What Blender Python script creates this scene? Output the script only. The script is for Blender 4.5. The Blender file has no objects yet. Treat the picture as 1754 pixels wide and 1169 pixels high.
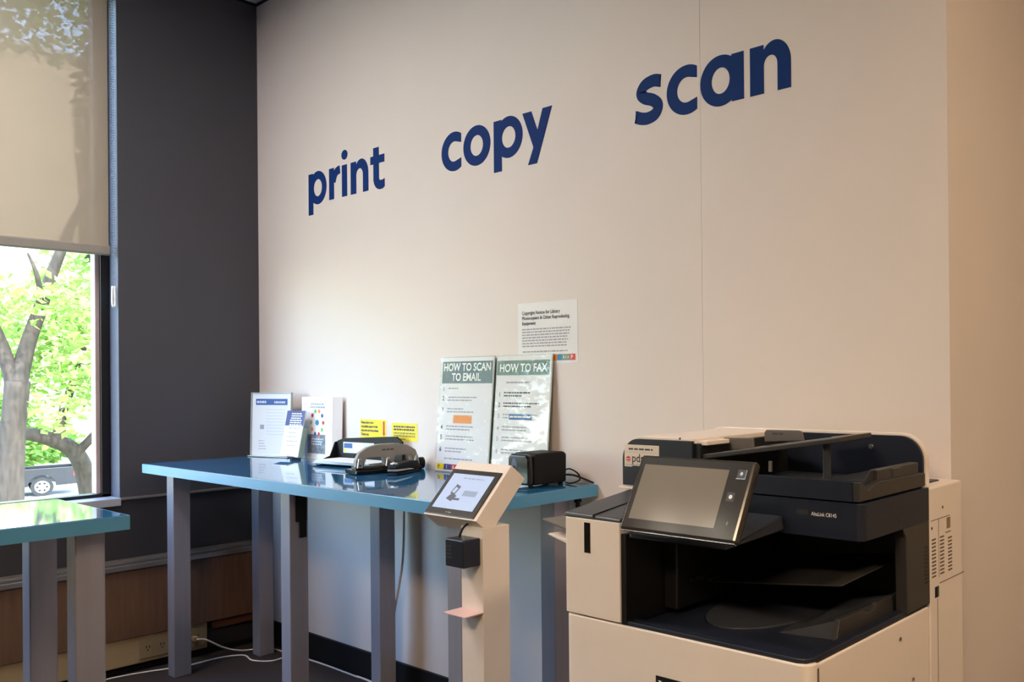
import bpy, bmesh, math, random
import numpy as np
from mathutils import Vector, Matrix

C = bpy.context.scene.collection
scene = bpy.context.scene

# ------------------------------------------------------------------ camera
cam_d = bpy.data.cameras.new('camera')
cam = bpy.data.objects.new('camera', cam_d); C.objects.link(cam)
YAW, PITCH, ROLL, FPX = 0.64606, 0.003248, -0.009857, 1500.02
cy, sy, cp, sp = math.cos(YAW), math.sin(YAW), math.cos(PITCH), math.sin(PITCH)
f = Vector((-sy*cp, cy*cp, sp)); r = Vector((cy, sy, 0)); u = r.cross(f)
cr, sr = math.cos(ROLL), math.sin(ROLL)
r, u = cr*r + sr*u, -sr*r + cr*u
m = Matrix((r, u, -f)).transposed().to_4x4()
m.translation = Vector((4.34857, -2.02144, 1.24682))
cam.matrix_world = m
cam_d.sensor_width = 36.0; cam_d.sensor_fit = 'HORIZONTAL'
cam_d.lens = FPX/1754*36
cam_d.shift_x = -366.81/1754
cam_d.shift_y = 55.70/1754
cam_d.clip_start = 0.05; cam_d.clip_end = 500
scene.camera = cam

# ------------------------------------------------------------------ world, sun, exposure
world = bpy.data.worlds.new('sky'); scene.world = world; world.use_nodes = True
wn = world.node_tree; wn.nodes.clear()
sky = wn.nodes.new('ShaderNodeTexSky'); sky.sky_type = 'NISHITA'
sky.sun_disc = False; sky.sun_elevation = math.radians(50); sky.sun_rotation = math.radians(75)
bg = wn.nodes.new('ShaderNodeBackground'); bg.inputs['Strength'].default_value = 1.8
wo = wn.nodes.new('ShaderNodeOutputWorld')
wn.links.new(sky.outputs[0], bg.inputs[0]); wn.links.new(bg.outputs[0], wo.inputs[0])
sun_d = bpy.data.lights.new('sun', 'SUN'); sun_d.energy = 4.5; sun_d.angle = math.radians(0.6); sun_d.color = (1, .95, .86)
sun = bpy.data.objects.new('sun', sun_d); C.objects.link(sun)
sun.rotation_euler = Vector((-0.75, 0.28, -0.85)).to_track_quat('-Z', 'Y').to_euler()
sun.location = (20, -8, 25)
WARM = (1.0, 0.94, 0.91)
AMBER = (1.0, 0.74, 0.48)
LAMP_POWER = 1.0
vs = scene.view_settings
vs.view_transform = 'Standard'; vs.look = 'None'; vs.exposure = 0.9; vs.gamma = 1.0; vs.use_curve_mapping = False
scene.cycles.max_bounces = 10; scene.cycles.diffuse_bounces = 5; scene.cycles.glossy_bounces = 5
scene.cycles.transparent_max_bounces = 24; scene.cycles.transmission_bounces = 8
scene.cycles.sample_clamp_indirect = 6.0
scene.cycles.caustics_reflective = False; scene.cycles.caustics_refractive = False
scene.cycles.use_denoising = True

# ------------------------------------------------------------------ materials
def mat(name, col, rough=.5, metal=0., var=.06, scale=18., bump=0., bscale=200., spec=.5, coat=0., stretch=None):
    mt = bpy.data.materials.new(name); mt.use_nodes = True
    nt = mt.node_tree; b = nt.nodes['Principled BSDF']
    b.inputs['Roughness'].default_value = rough; b.inputs['Metallic'].default_value = metal
    b.inputs['Specular IOR Level'].default_value = spec; b.inputs['Coat Weight'].default_value = coat
    tc = nt.nodes.new('ShaderNodeTexCoord'); vec = tc.outputs['Object']
    if stretch:
        mp = nt.nodes.new('ShaderNodeMapping'); mp.inputs['Scale'].default_value = stretch
        nt.links.new(vec, mp.inputs[0]); vec = mp.outputs[0]
    n = nt.nodes.new('ShaderNodeTexNoise'); n.inputs['Scale'].default_value = scale; n.inputs['Detail'].default_value = 4
    nt.links.new(vec, n.inputs['Vector'])
    rp = nt.nodes.new('ShaderNodeValToRGB')
    c = np.array(col[:3]); lo = np.clip(c*(1-var), 0, 1); hi = np.clip(c*(1+var), 0, 1)
    rp.color_ramp.elements[0].position = .3; rp.color_ramp.elements[1].position = .7
    rp.color_ramp.elements[0].color = (*lo, 1); rp.color_ramp.elements[1].color = (*hi, 1)
    nt.links.new(n.outputs['Fac'], rp.inputs[0]); nt.links.new(rp.outputs[0], b.inputs['Base Color'])
    if bump:
        n2 = nt.nodes.new('ShaderNodeTexNoise'); n2.inputs['Scale'].default_value = bscale
        nt.links.new(vec, n2.inputs['Vector'])
        bp = nt.nodes.new('ShaderNodeBump'); bp.inputs['Strength'].default_value = bump; bp.inputs['Distance'].default_value = .002
        nt.links.new(n2.outputs['Fac'], bp.inputs['Height']); nt.links.new(bp.outputs[0], b.inputs['Normal'])
    return mt

def emit_mat(name, col, st):
    mt = bpy.data.materials.new(name); mt.use_nodes = True
    b = mt.node_tree.nodes['Principled BSDF']
    b.inputs['Base Color'].default_value = (*col, 1)
    b.inputs['Emission Color'].default_value = (*col, 1); b.inputs['Emission Strength'].default_value = st
    return mt

def glass_mat(name, tint=(1, 1, 1), gloss=.015, rough=.0, ior=1.35):
    mt = bpy.data.materials.new(name); mt.use_nodes = True
    nt = mt.node_tree; nt.nodes.clear()
    out = nt.nodes.new('ShaderNodeOutputMaterial'); mx = nt.nodes.new('ShaderNodeMixShader')
    tr = nt.nodes.new('ShaderNodeBsdfTransparent'); gl = nt.nodes.new('ShaderNodeBsdfGlossy')
    lw = nt.nodes.new('ShaderNodeLayerWeight'); lw.inputs['Blend'].default_value = .5
    pw = nt.nodes.new('ShaderNodeMath'); pw.operation = 'POWER'; pw.inputs[1].default_value = 4.0
    fr = nt.nodes.new('ShaderNodeMath'); fr.operation = 'MULTIPLY_ADD'; fr.inputs[1].default_value = .10; fr.inputs[2].default_value = gloss
    nt.links.new(lw.outputs['Facing'], pw.inputs[0]); nt.links.new(pw.outputs[0], fr.inputs[0])
    tr.inputs[0].default_value = (*tint, 1); gl.inputs['Roughness'].default_value = rough
    nt.links.new(fr.outputs[0], mx.inputs[0]); nt.links.new(tr.outputs[0], mx.inputs[1]); nt.links.new(gl.outputs[0], mx.inputs[2])
    nt.links.new(mx.outputs[0], out.inputs[0])
    return mt

def mesh_fabric(name, col, trans):
    mt = bpy.data.materials.new(name); mt.use_nodes = True
    nt = mt.node_tree; nt.nodes.clear()
    out = nt.nodes.new('ShaderNodeOutputMaterial'); mx = nt.nodes.new('ShaderNodeMixShader'); mx2 = nt.nodes.new('ShaderNodeMixShader')
    tr = nt.nodes.new('ShaderNodeBsdfTransparent'); df = nt.nodes.new('ShaderNodeBsdfDiffuse'); tl = nt.nodes.new('ShaderNodeBsdfTranslucent')
    tc = nt.nodes.new('ShaderNodeTexCoord'); nz = nt.nodes.new('ShaderNodeTexNoise'); nz.inputs['Scale'].default_value = 3
    rp = nt.nodes.new('ShaderNodeValToRGB')
    c = np.array(col)
    rp.color_ramp.elements[0].color = (*(c*.95), 1); rp.color_ramp.elements[1].color = (*np.clip(c*1.05, 0, 1), 1)
    nt.links.new(tc.outputs['Object'], nz.inputs['Vector']); nt.links.new(nz.outputs['Fac'], rp.inputs[0])
    nt.links.new(rp.outputs[0], df.inputs[0]); nt.links.new(rp.outputs[0], tl.inputs[0])
    mx.inputs[0].default_value = .17
    nt.links.new(df.outputs[0], mx.inputs[1]); nt.links.new(tl.outputs[0], mx.inputs[2])
    mx2.inputs[0].default_value = trans
    nt.links.new(mx.outputs[0], mx2.inputs[1]); nt.links.new(tr.outputs[0], mx2.inputs[2])
    nt.links.new(mx2.outputs[0], out.inputs[0])
    return mt

def leaf_mat(name, a, b_):
    mt = bpy.data.materials.new(name); mt.use_nodes = True
    nt = mt.node_tree; nt.nodes.clear()
    out = nt.nodes.new('ShaderNodeOutputMaterial'); mx = nt.nodes.new('ShaderNodeMixShader')
    df = nt.nodes.new('ShaderNodeBsdfDiffuse'); tl = nt.nodes.new('ShaderNodeBsdfTranslucent')
    g = nt.nodes.new('ShaderNodeNewGeometry'); rp = nt.nodes.new('ShaderNodeValToRGB')
    rp.color_ramp.elements[0].color = (*a, 1); rp.color_ramp.elements[1].color = (*b_, 1)
    nt.links.new(g.outputs['Random Per Island'], rp.inputs[0])
    nt.links.new(rp.outputs[0], df.inputs[0]); nt.links.new(rp.outputs[0], tl.inputs[0])
    mx.inputs[0].default_value = .45
    nt.links.new(df.outputs[0], mx.inputs[1]); nt.links.new(tl.outputs[0], mx.inputs[2])
    nt.links.new(mx.outputs[0], out.inputs[0])
    return mt

M = {}
M['wall_cream'] = mat('wall_cream', (.74, .67, .65), .55, var=.012, scale=3, bump=.05, bscale=300)
M['wall_dark'] = mat('wall_dark', (.049, .050, .064), .6, var=.03, scale=4, bump=.05)
M['wall_lower'] = mat('wall_lower', (.027, .025, .030), .45, var=.05, scale=4)
M['trim_grey'] = mat('trim_grey', (.16, .15, .15), .4, .3)
M['rail_metal'] = mat('rail_metal', (.22, .21, .21), .35, .7, stretch=(1, .1, 1))
M['brown_panel'] = mat('brown_panel', (.115, .062, .038), .45, var=.18, scale=9, stretch=(6, 6, .5))
M['black'] = mat('black', (.006, .006, .007), .55, spec=.22)
M['black_gloss'] = mat('black_gloss', (.006, .006, .007), .15)
M['black_frame'] = mat('black_frame', (.004, .004, .005), .35)
M['jamb'] = mat('jamb', (.075, .078, .115), .5)
M['sill'] = mat('sill', (.35, .38, .45), .35)
M['bead'] = mat('bead', (.42, .33, .33), .4)
M['floor'] = mat('floor', (.019, .010, .009), .8, var=.35, scale=90, bump=.4, bscale=350)
M['ceiling'] = mat('ceiling', (.66, .68, .70), .8, var=.03)
M['room'] = mat('room_wall', (.55, .48, .40), .7, var=.03)
M['table_blue'] = mat('table_blue', (.02, .13, .29), .05, var=.04, spec=.6, coat=.3)
M['table_edge'] = mat('table_edge', (.075, .28, .50), .35, var=.05, scale=6)
M['leg_metal'] = mat('leg_metal', (.29, .285, .345), .38, .4, var=.05, scale=5, stretch=(8, 8, .6))
M['print_white'] = mat('print_white', (.79, .715, .675), .42, var=.01)
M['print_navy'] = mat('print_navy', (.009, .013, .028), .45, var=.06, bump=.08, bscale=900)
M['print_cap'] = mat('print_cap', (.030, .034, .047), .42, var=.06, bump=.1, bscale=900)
M['print_black'] = mat('print_black', (.005, .005, .006), .42)
M['print_grey'] = mat('print_grey', (.13, .12, .115), .45)
M['print_dgrey'] = mat('print_dgrey', (.035, .033, .034), .4)
M['seam'] = mat('seam', (.15, .11, .09), .7)
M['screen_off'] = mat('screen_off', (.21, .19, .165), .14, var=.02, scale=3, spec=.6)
M['bezel'] = mat('bezel', (.032, .029, .026), .16)
M['kiosk_white'] = mat('kiosk_white', (.74, .665, .615), .5, var=.015)
M['screen_on'] = emit_mat('screen_on', (.28, .36, .54), .38)
M['screen_ink'] = mat('screen_ink', (.05, .07, .13), .4)
M['screen_grey'] = emit_mat('screen_grey', (.18, .23, .36), .3)
M['pink'] = mat('pink_plate', (.72, .48, .45), .4)
M['adapter'] = mat('adapter', (.012, .014, .028), .3)
M['paper'] = mat('paper', (.80, .80, .82), .6, var=.01)
M['paper_blue'] = mat('paper_blue', (.62, .67, .80), .55, var=.01)
M['acrylic'] = glass_mat('acrylic', (.98, .98, .985), ior=1.25, rough=.02)
M['acrylic_edge'] = mat('acrylic_edge', (.45, .50, .50), .2)
M['glass'] = glass_mat('glass', (.97, 1, .99), ior=1.3)
M['ink_navy'] = mat('ink_navy', (.004, .030, .16), .65, var=.03, spec=.14)
M['ink_band'] = mat('ink_band', (.045, .06, .12), .25)
M['ink_green'] = mat('ink_green', (.055, .085, .09), .25)
M['ink_grey'] = mat('ink_grey', (.36, .37, .42), .6)
M['ink_dark'] = mat('ink_dark', (.06, .06, .08), .6)
M['ink_blue'] = mat('ink_blue', (.02, .09, .34), .5)
M['ink_purple'] = mat('ink_purple', (.05, .06, .22), .5)
M['orange'] = mat('orange', (.80, .26, .04), .5)
M['red'] = mat('red', (.60, .02, .03), .5)
M['yellow'] = mat('yellow', (.90, .72, .01), .5, var=.02)
M['lime'] = mat('lime', (.50, .62, .10), .5)
M['teal'] = mat('teal', (.02, .20, .42), .5)
M['green'] = mat('green', (.15, .45, .12), .5)
M['holder_green'] = mat('holder_green', (.33, .46, .36), .4)
M['pic_grey'] = mat('pic_grey', (.19, .22, .26), .4, var=.5, scale=60)
M['white_print'] = mat('white_print', (.85, .86, .88), .5, var=.01)
M['punch_grey'] = mat('punch_grey', (.30, .285, .265), .5, .1, var=.03)
M['sheen_blue'] = mat('sheen_blue', (.10, .13, .22), .12)  # bluish highlight of the sharpener end, put into the colour
M['chrome'] = mat('chrome', (.62, .63, .66), .22, .9)
M['cord_white'] = mat('cord_white', (.62, .60, .60), .5)
M['chain_grey'] = mat('chain_grey', (.26, .26, .28), .5)
M['tan_plastic'] = mat('tan_plastic', (.36, .27, .155), .5, var=.03)
M['tan_dark'] = mat('tan_dark', (.27, .195, .11), .5)
M['blind'] = mesh_fabric('blind_mesh', (.42, .345, .27), .18)
M['hem'] = mat('hem', (.26, .24, .215), .5)
M['bark'] = mat('bark', (.046, .033, .027), .9, var=.4, scale=12, bump=.6, bscale=30, stretch=(1, 1, .25))
M['leaf'] = leaf_mat('leaf', (.16, .30, .05), (.42, .54, .18))
M['leaf_dark'] = leaf_mat('leaf_dark', (.06, .15, .03), (.24, .38, .09))
M['leaf_shade'] = leaf_mat('leaf_shade', (.035, .075, .025), (.11, .18, .06))  # darker leaf copy, shade put into the colour
M['grass'] = mat('grass', (.21, .24, .12), .9, var=.4, scale=3)
M['concrete'] = mat('concrete', (.40, .385, .36), .9, var=.1, scale=1)
M['asphalt'] = mat('asphalt', (.28, .28, .29), .9, var=.1, scale=1)
M['tan_brick'] = mat('tan_brick', (.50, .37, .24), .9, var=.1, scale=2)
M['truck_paint'] = mat('truck_paint', (.005, .006, .011), .3, coat=.1)
M['tyre'] = mat('tyre', (.01, .01, .01), .8)
M['tail_red'] = mat('tail_red', (.5, .02, .02), .3)
M['fill_glow'] = emit_mat('fill_glow', WARM, 20.0)
M['amber_glow'] = emit_mat('amber_glow', AMBER, 36.0)
M['spot_glow'] = emit_mat('spot_glow', (1.0, .88, .72), 60.0)
M['lamp_frame'] = mat('lamp_frame', (.7, .7, .7), .5)

# ------------------------------------------------------------------ mesh builder
class B:
    """collects shapes of one part; several materials allowed"""
    def __init__(s): s.bm = bmesh.new(); s.mats = []
    def mi(s, mt):
        if mt not in s.mats: s.mats.append(mt)
        return s.mats.index(mt)
    def _new(s, verts, faces, mt, smooth=False, T=None):
        i = s.mi(mt)
        vv = [s.bm.verts.new(T @ Vector(v) if T else v) for v in verts]
        out = []
        for fc in faces:
            try:
                q = s.bm.faces.new([vv[k] for k in fc]); q.material_index = i; q.smooth = smooth; out.append(q)
            except ValueError: pass
        return vv, out
    def box(s, x0, x1, y0, y1, z0, z1, mt, bev=0., T=None, seg=2):
        t = bmesh.new()
        bmesh.ops.create_cube(t, size=1)
        for v in t.verts:
            v.co = Vector(((x0+x1)/2+v.co.x*(x1-x0), (y0+y1)/2+v.co.y*(y1-y0), (z0+z1)/2+v.co.z*(z1-z0)))
        if bev: bmesh.ops.bevel(t, geom=t.edges[:], offset=bev, segments=seg, affect='EDGES', profile=.5)
        s.merge(t, mt, T, smooth=False); return s
    def merge(s, t, mt, T=None, smooth=False):
        i = s.mi(mt); mp = {}
        for v in t.verts: mp[v] = s.bm.verts.new(T @ v.co if T else v.co)
        for fc in t.faces:
            try:
                q = s.bm.faces.new([mp[v] for v in fc.verts]); q.material_index = i; q.smooth = smooth
            except ValueError: pass
        t.free()
    def prism(s, poly, axis, a0, a1, mt, bev=0., T=None, seg=2):
        """poly: 2D points; axis x: (y,z), axis y: (x,z), axis z: (x,y)"""
        def P(p, a): return {'x': (a, p[0], p[1]), 'y': (p[0], a, p[1]), 'z': (p[0], p[1], a)}[axis]
        t = bmesh.new(); n = len(poly)
        lo = [t.verts.new(P(p, a0)) for p in poly]; hi = [t.verts.new(P(p, a1)) for p in poly]
        t.faces.new(lo); t.faces.new(hi[::-1])
        for k in range(n): t.faces.new((lo[k], hi[k], hi[(k+1) % n], lo[(k+1) % n]))
        bmesh.ops.recalc_face_normals(t, faces=t.faces[:])
        if bev:
            bmesh.ops.bevel(t, geom=t.edges[:], offset=bev, segments=seg, affect='EDGES', profile=.5, clamp_overlap=True)
        s.merge(t, mt, T); return s
    def band(s, o, i, y0, y1, mt):
        """ribbon between two outlines in x,z, from y0 (front) to y1"""
        n = len(o); V = []
        for y in (y0, y1):
            V += [(p[0], y, p[1]) for p in o]+[(p[0], y, p[1]) for p in i]
        F_ = []
        for k in range(n-1):
            F_ += [(k, k+1, n+k+1, n+k), (2*n+k+1, 2*n+k, 3*n+k, 3*n+k+1), (k+1, k, 2*n+k, 2*n+k+1), (n+k, n+k+1, 3*n+k+1, 3*n+k)]
        F_ += [(0, n, 3*n, 2*n), (2*n-1, n-1, 3*n-1, 4*n-1)]
        _, fs = s._new(V, F_, mt)
        bmesh.ops.recalc_face_normals(s.bm, faces=fs); return s
    def cyl(s, p0, p1, r0, mt, r1=None, n=16, smooth=True, caps=True):
        p0, p1 = Vector(p0), Vector(p1); r1 = r0 if r1 is None else r1
        d = (p1-p0).normalized(); a = d.orthogonal().normalized(); b = d.cross(a)
        vs_ = []
        for p, rr in ((p0, r0), (p1, r1)):
            for k in range(n):
                t = 2*math.pi*k/n; vs_.append(p+a*math.cos(t)*rr+b*math.sin(t)*rr)
        i = s.mi(mt); vv = [s.bm.verts.new(v) for v in vs_]
        for k in range(n):
            q = s.bm.faces.new((vv[k], vv[(k+1) % n], vv[n+(k+1) % n], vv[n+k])); q.material_index = i; q.smooth = smooth
        if caps:
            for loop in (vv[:n][::-1], vv[n:]):
                q = s.bm.faces.new(loop); q.material_index = i
        return s
    def tube(s, pts, rr, mt, n=10, smooth_pts=6):
        P = [Vector(p) for p in pts]; R = rr if isinstance(rr, (list, tuple)) else [rr]*len(P)
        if smooth_pts and len(P) > 2:
            Q, RR = [], []
            for k in range(len(P)-1):
                a, b, c, d = P[max(k-1, 0)], P[k], P[k+1], P[min(k+2, len(P)-1)]
                for j in range(smooth_pts):
                    t = j/smooth_pts
                    Q.append(.5*((2*b)+(c-a)*t+(2*a-5*b+4*c-d)*t*t+(3*b-a-3*c+d)*t**3)); RR.append(R[k]+(R[k+1]-R[k])*t)
            Q.append(P[-1]); RR.append(R[-1]); P, R = Q, RR
        i = s.mi(mt); rings = []; a = None
        for k, p in enumerate(P):
            d = (P[min(k+1, len(P)-1)]-P[max(k-1, 0)]).normalized()
            a = d.orthogonal().normalized() if a is None else (a-d*a.dot(d)).normalized()
            b = d.cross(a)
            rings.append([s.bm.verts.new(p+(a*math.cos(2*math.pi*j/n)+b*math.sin(2*math.pi*j/n))*R[k]) for j in range(n)])
        for k in range(len(rings)-1):
            for j in range(n):
                q = s.bm.faces.new((rings[k][j], rings[k][(j+1) % n], rings[k+1][(j+1) % n], rings[k+1][j])); q.material_index = i; q.smooth = True
        for loop in (rings[0][::-1], rings[-1]):
            q = s.bm.faces.new(loop); q.material_index = i
        return s
    def hexa(s, c8, mt, bev=0.):
        """c8: bottom 4 then top 4 corners"""
        t = bmesh.new(); v = [t.verts.new(p) for p in c8]
        for fc in ((3, 2, 1, 0), (4, 5, 6, 7), (0, 1, 5, 4), (1, 2, 6, 5), (2, 3, 7, 6), (3, 0, 4, 7)): t.faces.new([v[k] for k in fc])
        bmesh.ops.recalc_face_normals(t, faces=t.faces[:])
        if bev: bmesh.ops.bevel(t, geom=t.edges[:], offset=bev, segments=2, affect='EDGES', profile=.5)
        s.merge(t, mt); return s
    def text(s, txt, F, ux, uz, size, mt, align='LEFT', sx=1., bold=0., off=.0006):
        """flat lettering on the frame F at (ux,uz), cap height about .7*size"""
        for v_, f_ in [text_geo(txt, size, align, bold)]:
            vv = [F.p(ux+x*sx, uz+y, off) for x, y in v_]
            s._new(vv, f_, mt)
        return s
    def rect(s, F, u0, u1, v0, v1, mt, off=.0004):
        s._new([F.p(u0, v0, off), F.p(u1, v0, off), F.p(u1, v1, off), F.p(u0, v1, off)], [(0, 1, 2, 3)], mt); return s
    def disc(s, F, cu, cv, ru, rv, mt, off=.0005, n=20):
        vv = [F.p(cu+ru*math.cos(2*math.pi*k/n), cv+rv*math.sin(2*math.pi*k/n), off) for k in range(n)]
        s._new(vv, [tuple(range(n))], mt); return s
    def polyF(s, F, pts, mt, off=.0005):
        s._new([F.p(a, b, off) for a, b in pts], [tuple(range(len(pts)))], mt); return s
    def slab(s, F, u0, u1, v0, v1, n0, n1, mt, bev=0.):
        c8 = [F.p(a, b, c) for c in (n0, n1) for a, b in ((u0, v0), (u1, v0), (u1, v1), (u0, v1))]
        return s.hexa(c8, mt, bev)

_tc = {}
def text_geo(txt, size, align, bold):
    key = (txt, size, align, bold)
    if key in _tc: return _tc[key]
    cu = bpy.data.curves.new('lettering_source', 'FONT'); cu.body = txt; cu.size = size; cu.align_x = align; cu.offset = bold
    cu.resolution_u = 3
    o = bpy.data.objects.new('lettering_source', cu); C.objects.link(o)
    dg = bpy.context.evaluated_depsgraph_get(); me = o.evaluated_get(dg).to_mesh()
    g = ([(v.co.x, v.co.y) for v in me.vertices], [tuple(p.vertices) for p in me.polygons])
    o.evaluated_get(dg).to_mesh_clear()
    bpy.data.objects.remove(o); bpy.data.curves.remove(cu)
    _tc[key] = g
    return g

class Frame:
    def __init__(s, o, ex, ez):
        s.o = Vector(o); s.ex = Vector(ex).normalized(); s.ez = Vector(ez).normalized(); s.n = s.ex.cross(s.ez).normalized()
    def p(s, a, b, c=0.): return s.o+s.ex*a+s.ez*b+s.n*c      # n points out of the front (ex right, ez up)

def link(name, b, parent=None, base=None, smooth=None):
    me = bpy.data.meshes.new(name)
    if base is not None:
        for v in b.bm.verts: v.co -= Vector(base)
    bmesh.ops.recalc_face_normals(b.bm, faces=[q for q in b.bm.faces if len(b.bm.faces) < 60000]) if smooth == 'recalc' else None
    b.bm.to_mesh(me); b.bm.free()
    for mt in b.mats: me.materials.append(mt)
    o = bpy.data.objects.new(name, me); C.objects.link(o)
    if parent is not None: o.parent = parent
    return o

def structure(name, b):
    o = link(name, b); o['kind'] = 'structure'; return o

class Thing:
    """an Empty at the thing's base; parts are given in world coordinates"""
    def __init__(s, name, label, cat, base, group=None):
        s.o = bpy.data.objects.new(name, None); C.objects.link(s.o)
        s.base = Vector(base); s.o.location = base; s.o.empty_display_size = .05
        s.o['label'] = label; s.o['category'] = cat
        if group: s.o['group'] = group
    def part(s, name, b, label=None, under=None, stuff=False):
        o = link(name, b, under if under is not None else s.o, s.base)
        if label: o['label'] = label
        if stuff: o['kind'] = 'stuff'
        return o

def single(name, b, label, cat, group=None, base=(0, 0, 0)):
    o = link(name, b, None, base); o.location = base
    o['label'] = label; o['category'] = cat
    if group: o['group'] = group
    return o

# ------------------------------------------------------------------ room shell
H = 3.07
b = B(); b.box(-.2, 7.7, -7.2, 1.8, -.1, 0, M['floor']); structure('floor', b)
b = B(); b.box(-.2, 7.7, -7.2, 1.8, H, H+.1, M['ceiling']); structure('ceiling', b)
b = B(); b.box(-.2, 2.7384, 0, .12, 0, H, M['wall_cream']); b.box(2.7396, 3.504, 0, .12, 0, H, M['wall_cream'])
b.box(2.73, 2.745, .004, .11, 0, H, M['wall_cream']); structure('wall_back', b)
b = B(); b.box(3.384, 3.504, .12, 1.7, 0, H, M['wall_cream']); structure('wall_return', b)
b = B(); b.box(3.384, 7.7, 1.7, 1.8, 0, H, M['room']); structure('wall_far', b)
b = B(); b.box(7.6, 7.7, -7.2, 1.7, 0, H, M['room']); structure('wall_right', b)
b = B(); b.box(-.2, 7.6, -7.2, -7.1, 0, H, M['room']); structure('wall_front', b)
SILL, HEAD = .746, 2.98
WINS = [(-3.1, -.586)]
b = B()
b.box(-.2, 0, -7.1, 0, SILL, SILL+.001, M['wall_dark'])
b.box(-.2, 0, -7.1, 0, HEAD, H, M['wall_dark'])
yy = 0
for y0, y1 in WINS:
    b.box(-.2, 0, y1, yy, SILL, HEAD, M['wall_dark']); yy = y0
b.box(-.2, 0, -7.1, yy, SILL, HEAD, M['wall_dark'])
b.box(-.2, -.002, -7.1, 0, 0, SILL-.001, M['wall_lower'])
structure('wall_left', b)
b = B(); b.box(0, 3.504, -.012, 0, 0, .11, M['black']); structure('baseboard_back', b)
b = B(); b.box(-.002, .012, -.586, 0, .739, .75, M['trim_grey'], .002); b.box(-.002, .010, -7.1, -.586, .735, .744, M['trim_grey']); structure('trim_1', b)
b = B()
b.box(0, .07, -7.1, -.002, .445, .468, M['rail_metal'], .003); b.box(0, .045, -7.1, -.002, .468, .482, M['rail_metal'], .003)
b.box(.012, .018, -7.1, -.002, .482, .488, M['trim_grey'])
structure('trim_2', b)
b = B(); b.box(0, .055, -7.1, -.002, .152, .445, M['brown_panel'], .002); structure('trim_3', b)
b = B(); b.box(0, .03, -.235, -.002, .110, .152, mat('red_brown', (.09, .03, .015), .6)); b.box(0, .028, -7.1, -.002, .0, .02, M['black']); structure('trim_4', b)
b = B(); b.box(.108, .124, -.012, 0, .11, .50, M['black'], .002); structure('trim_5', b)
b = B(); b.box(0, 3.504, -.006, 0, H-.012, H, M['black']); b.box(0, .006, -7.1, -.006, H-.012, H, M['black']); structure('shadow_gap_strip', b)  # black strips stand in for shade in the ceiling gap

for k, (y0, y1) in enumerate(WINS):
    w = bpy.data.objects.new('window_%d' % (k+1), None); C.objects.link(w); w.location = (0, (y0+y1)/2, SILL); w['kind'] = 'structure'
    base = w.location.copy()
    b = B()
    b.box(-.10, -.001, y1-.002, y1+.012, SILL, HEAD, M['jamb']); b.box(-.10, -.001, y0-.012, y0+.002, SILL, HEAD, M['jamb'])
    link('jamb', b, w, base)
    b = B(); b.box(-.10, .012, y0, y1, SILL-.03, SILL+.004, M['sill'], .003); link('sill', b, w, base)
    b = B()
    for a, c in ((y1-.036, y1-.002), (y0+.002, y0+.036)): b.box(-.17, -.10, a, c, SILL+.004, HEAD, M['black_frame'], .002)
    b.box(-.17, -.10, y0, y1, SILL+.004, SILL+.018, M['black_frame'], .002); b.box(-.17, -.10, y0, y1, HEAD-.04, HEAD, M['black_frame'], .002)
    link('frame', b, w, base)
    b = B()
    for a, c in ((y1-.053, y1-.036), (y0+.036, y0+.053)): b.box(-.165, -.112, a, c, SILL+.018, HEAD-.04, M['bead'], .002)
    link('glazing_bead', b, w, base)
    b = B(); b.box(-.145, -.141, y0+.053, y1-.053, SILL+.012, HEAD-.035, M['glass']); link('pane', b, w, base)
    pl = bpy.data.lights.new('window_portal', 'AREA'); pl.shape = 'RECTANGLE'; pl.size = HEAD-SILL; pl.size_y = y1-y0; pl.cycles.is_portal = True
    po = bpy.data.objects.new('window_portal', pl); C.objects.link(po); po.location = (-.205, (y0+y1)/2, (SILL+HEAD)/2)
    po.rotation_euler = Vector((1, 0, 0)).to_track_quat('-Z', 'Y').to_euler()

# ceiling lights (off the picture, over the room)
def ceiling_panel(x, y, sx, sy, label, glow='fill_glow'):
    t = Thing('ceiling_light', label, 'ceiling light', (x, y, H), 'ceiling light panels')
    b = B()
    for a0, a1, c0, c1 in ((-sx, sx, -sy, -sy+.02), (-sx, sx, sy-.02, sy), (-sx, -sx+.02, -sy, sy), (sx-.02, sx, -sy, sy)):
        b.box(x+a0, x+a1, y+c0, y+c1, H-.03, H, M['lamp_frame'])
    t.part('frame', b)
    b = B(); b.box(x-sx+.02, x+sx-.02, y-sy+.02, y+sy-.02, H-.02, H-.004, M[glow]); t.part('diffuser', b)
ceiling_panel(.9, -1.8, .6, .25, 'added white fill panel on the ceiling nearest the windows')  # unseen fill lamp added to brighten the left part of the wall
ceiling_panel(4.4, -3.5, .6, .3, 'amber ceiling light panel behind the camera', 'amber_glow')
ceiling_panel(5.6, -.6, .3, .3, 'small added amber fill panel on the ceiling right of the copier', 'amber_glow')  # unseen lamp added to light the return wall and copier side
def downlight(x, y, label):
    t = Thing('downlight', label, 'ceiling light', (x, y, H), 'round downlights')
    b = B(); b.cyl((x, y, H-.03), (x, y, H), .06, M['lamp_frame'], .075, 24); t.part('trim_ring', b)
    b = B(); b.cyl((x, y, H-.036), (x, y, H-.031), .04, M['spot_glow'], n=20); t.part('bulb', b)
downlight(.95, -3.15, 'round downlight farther from the windows')
downlight(.55, -3.15, 'round downlight nearer to the windows')

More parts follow.
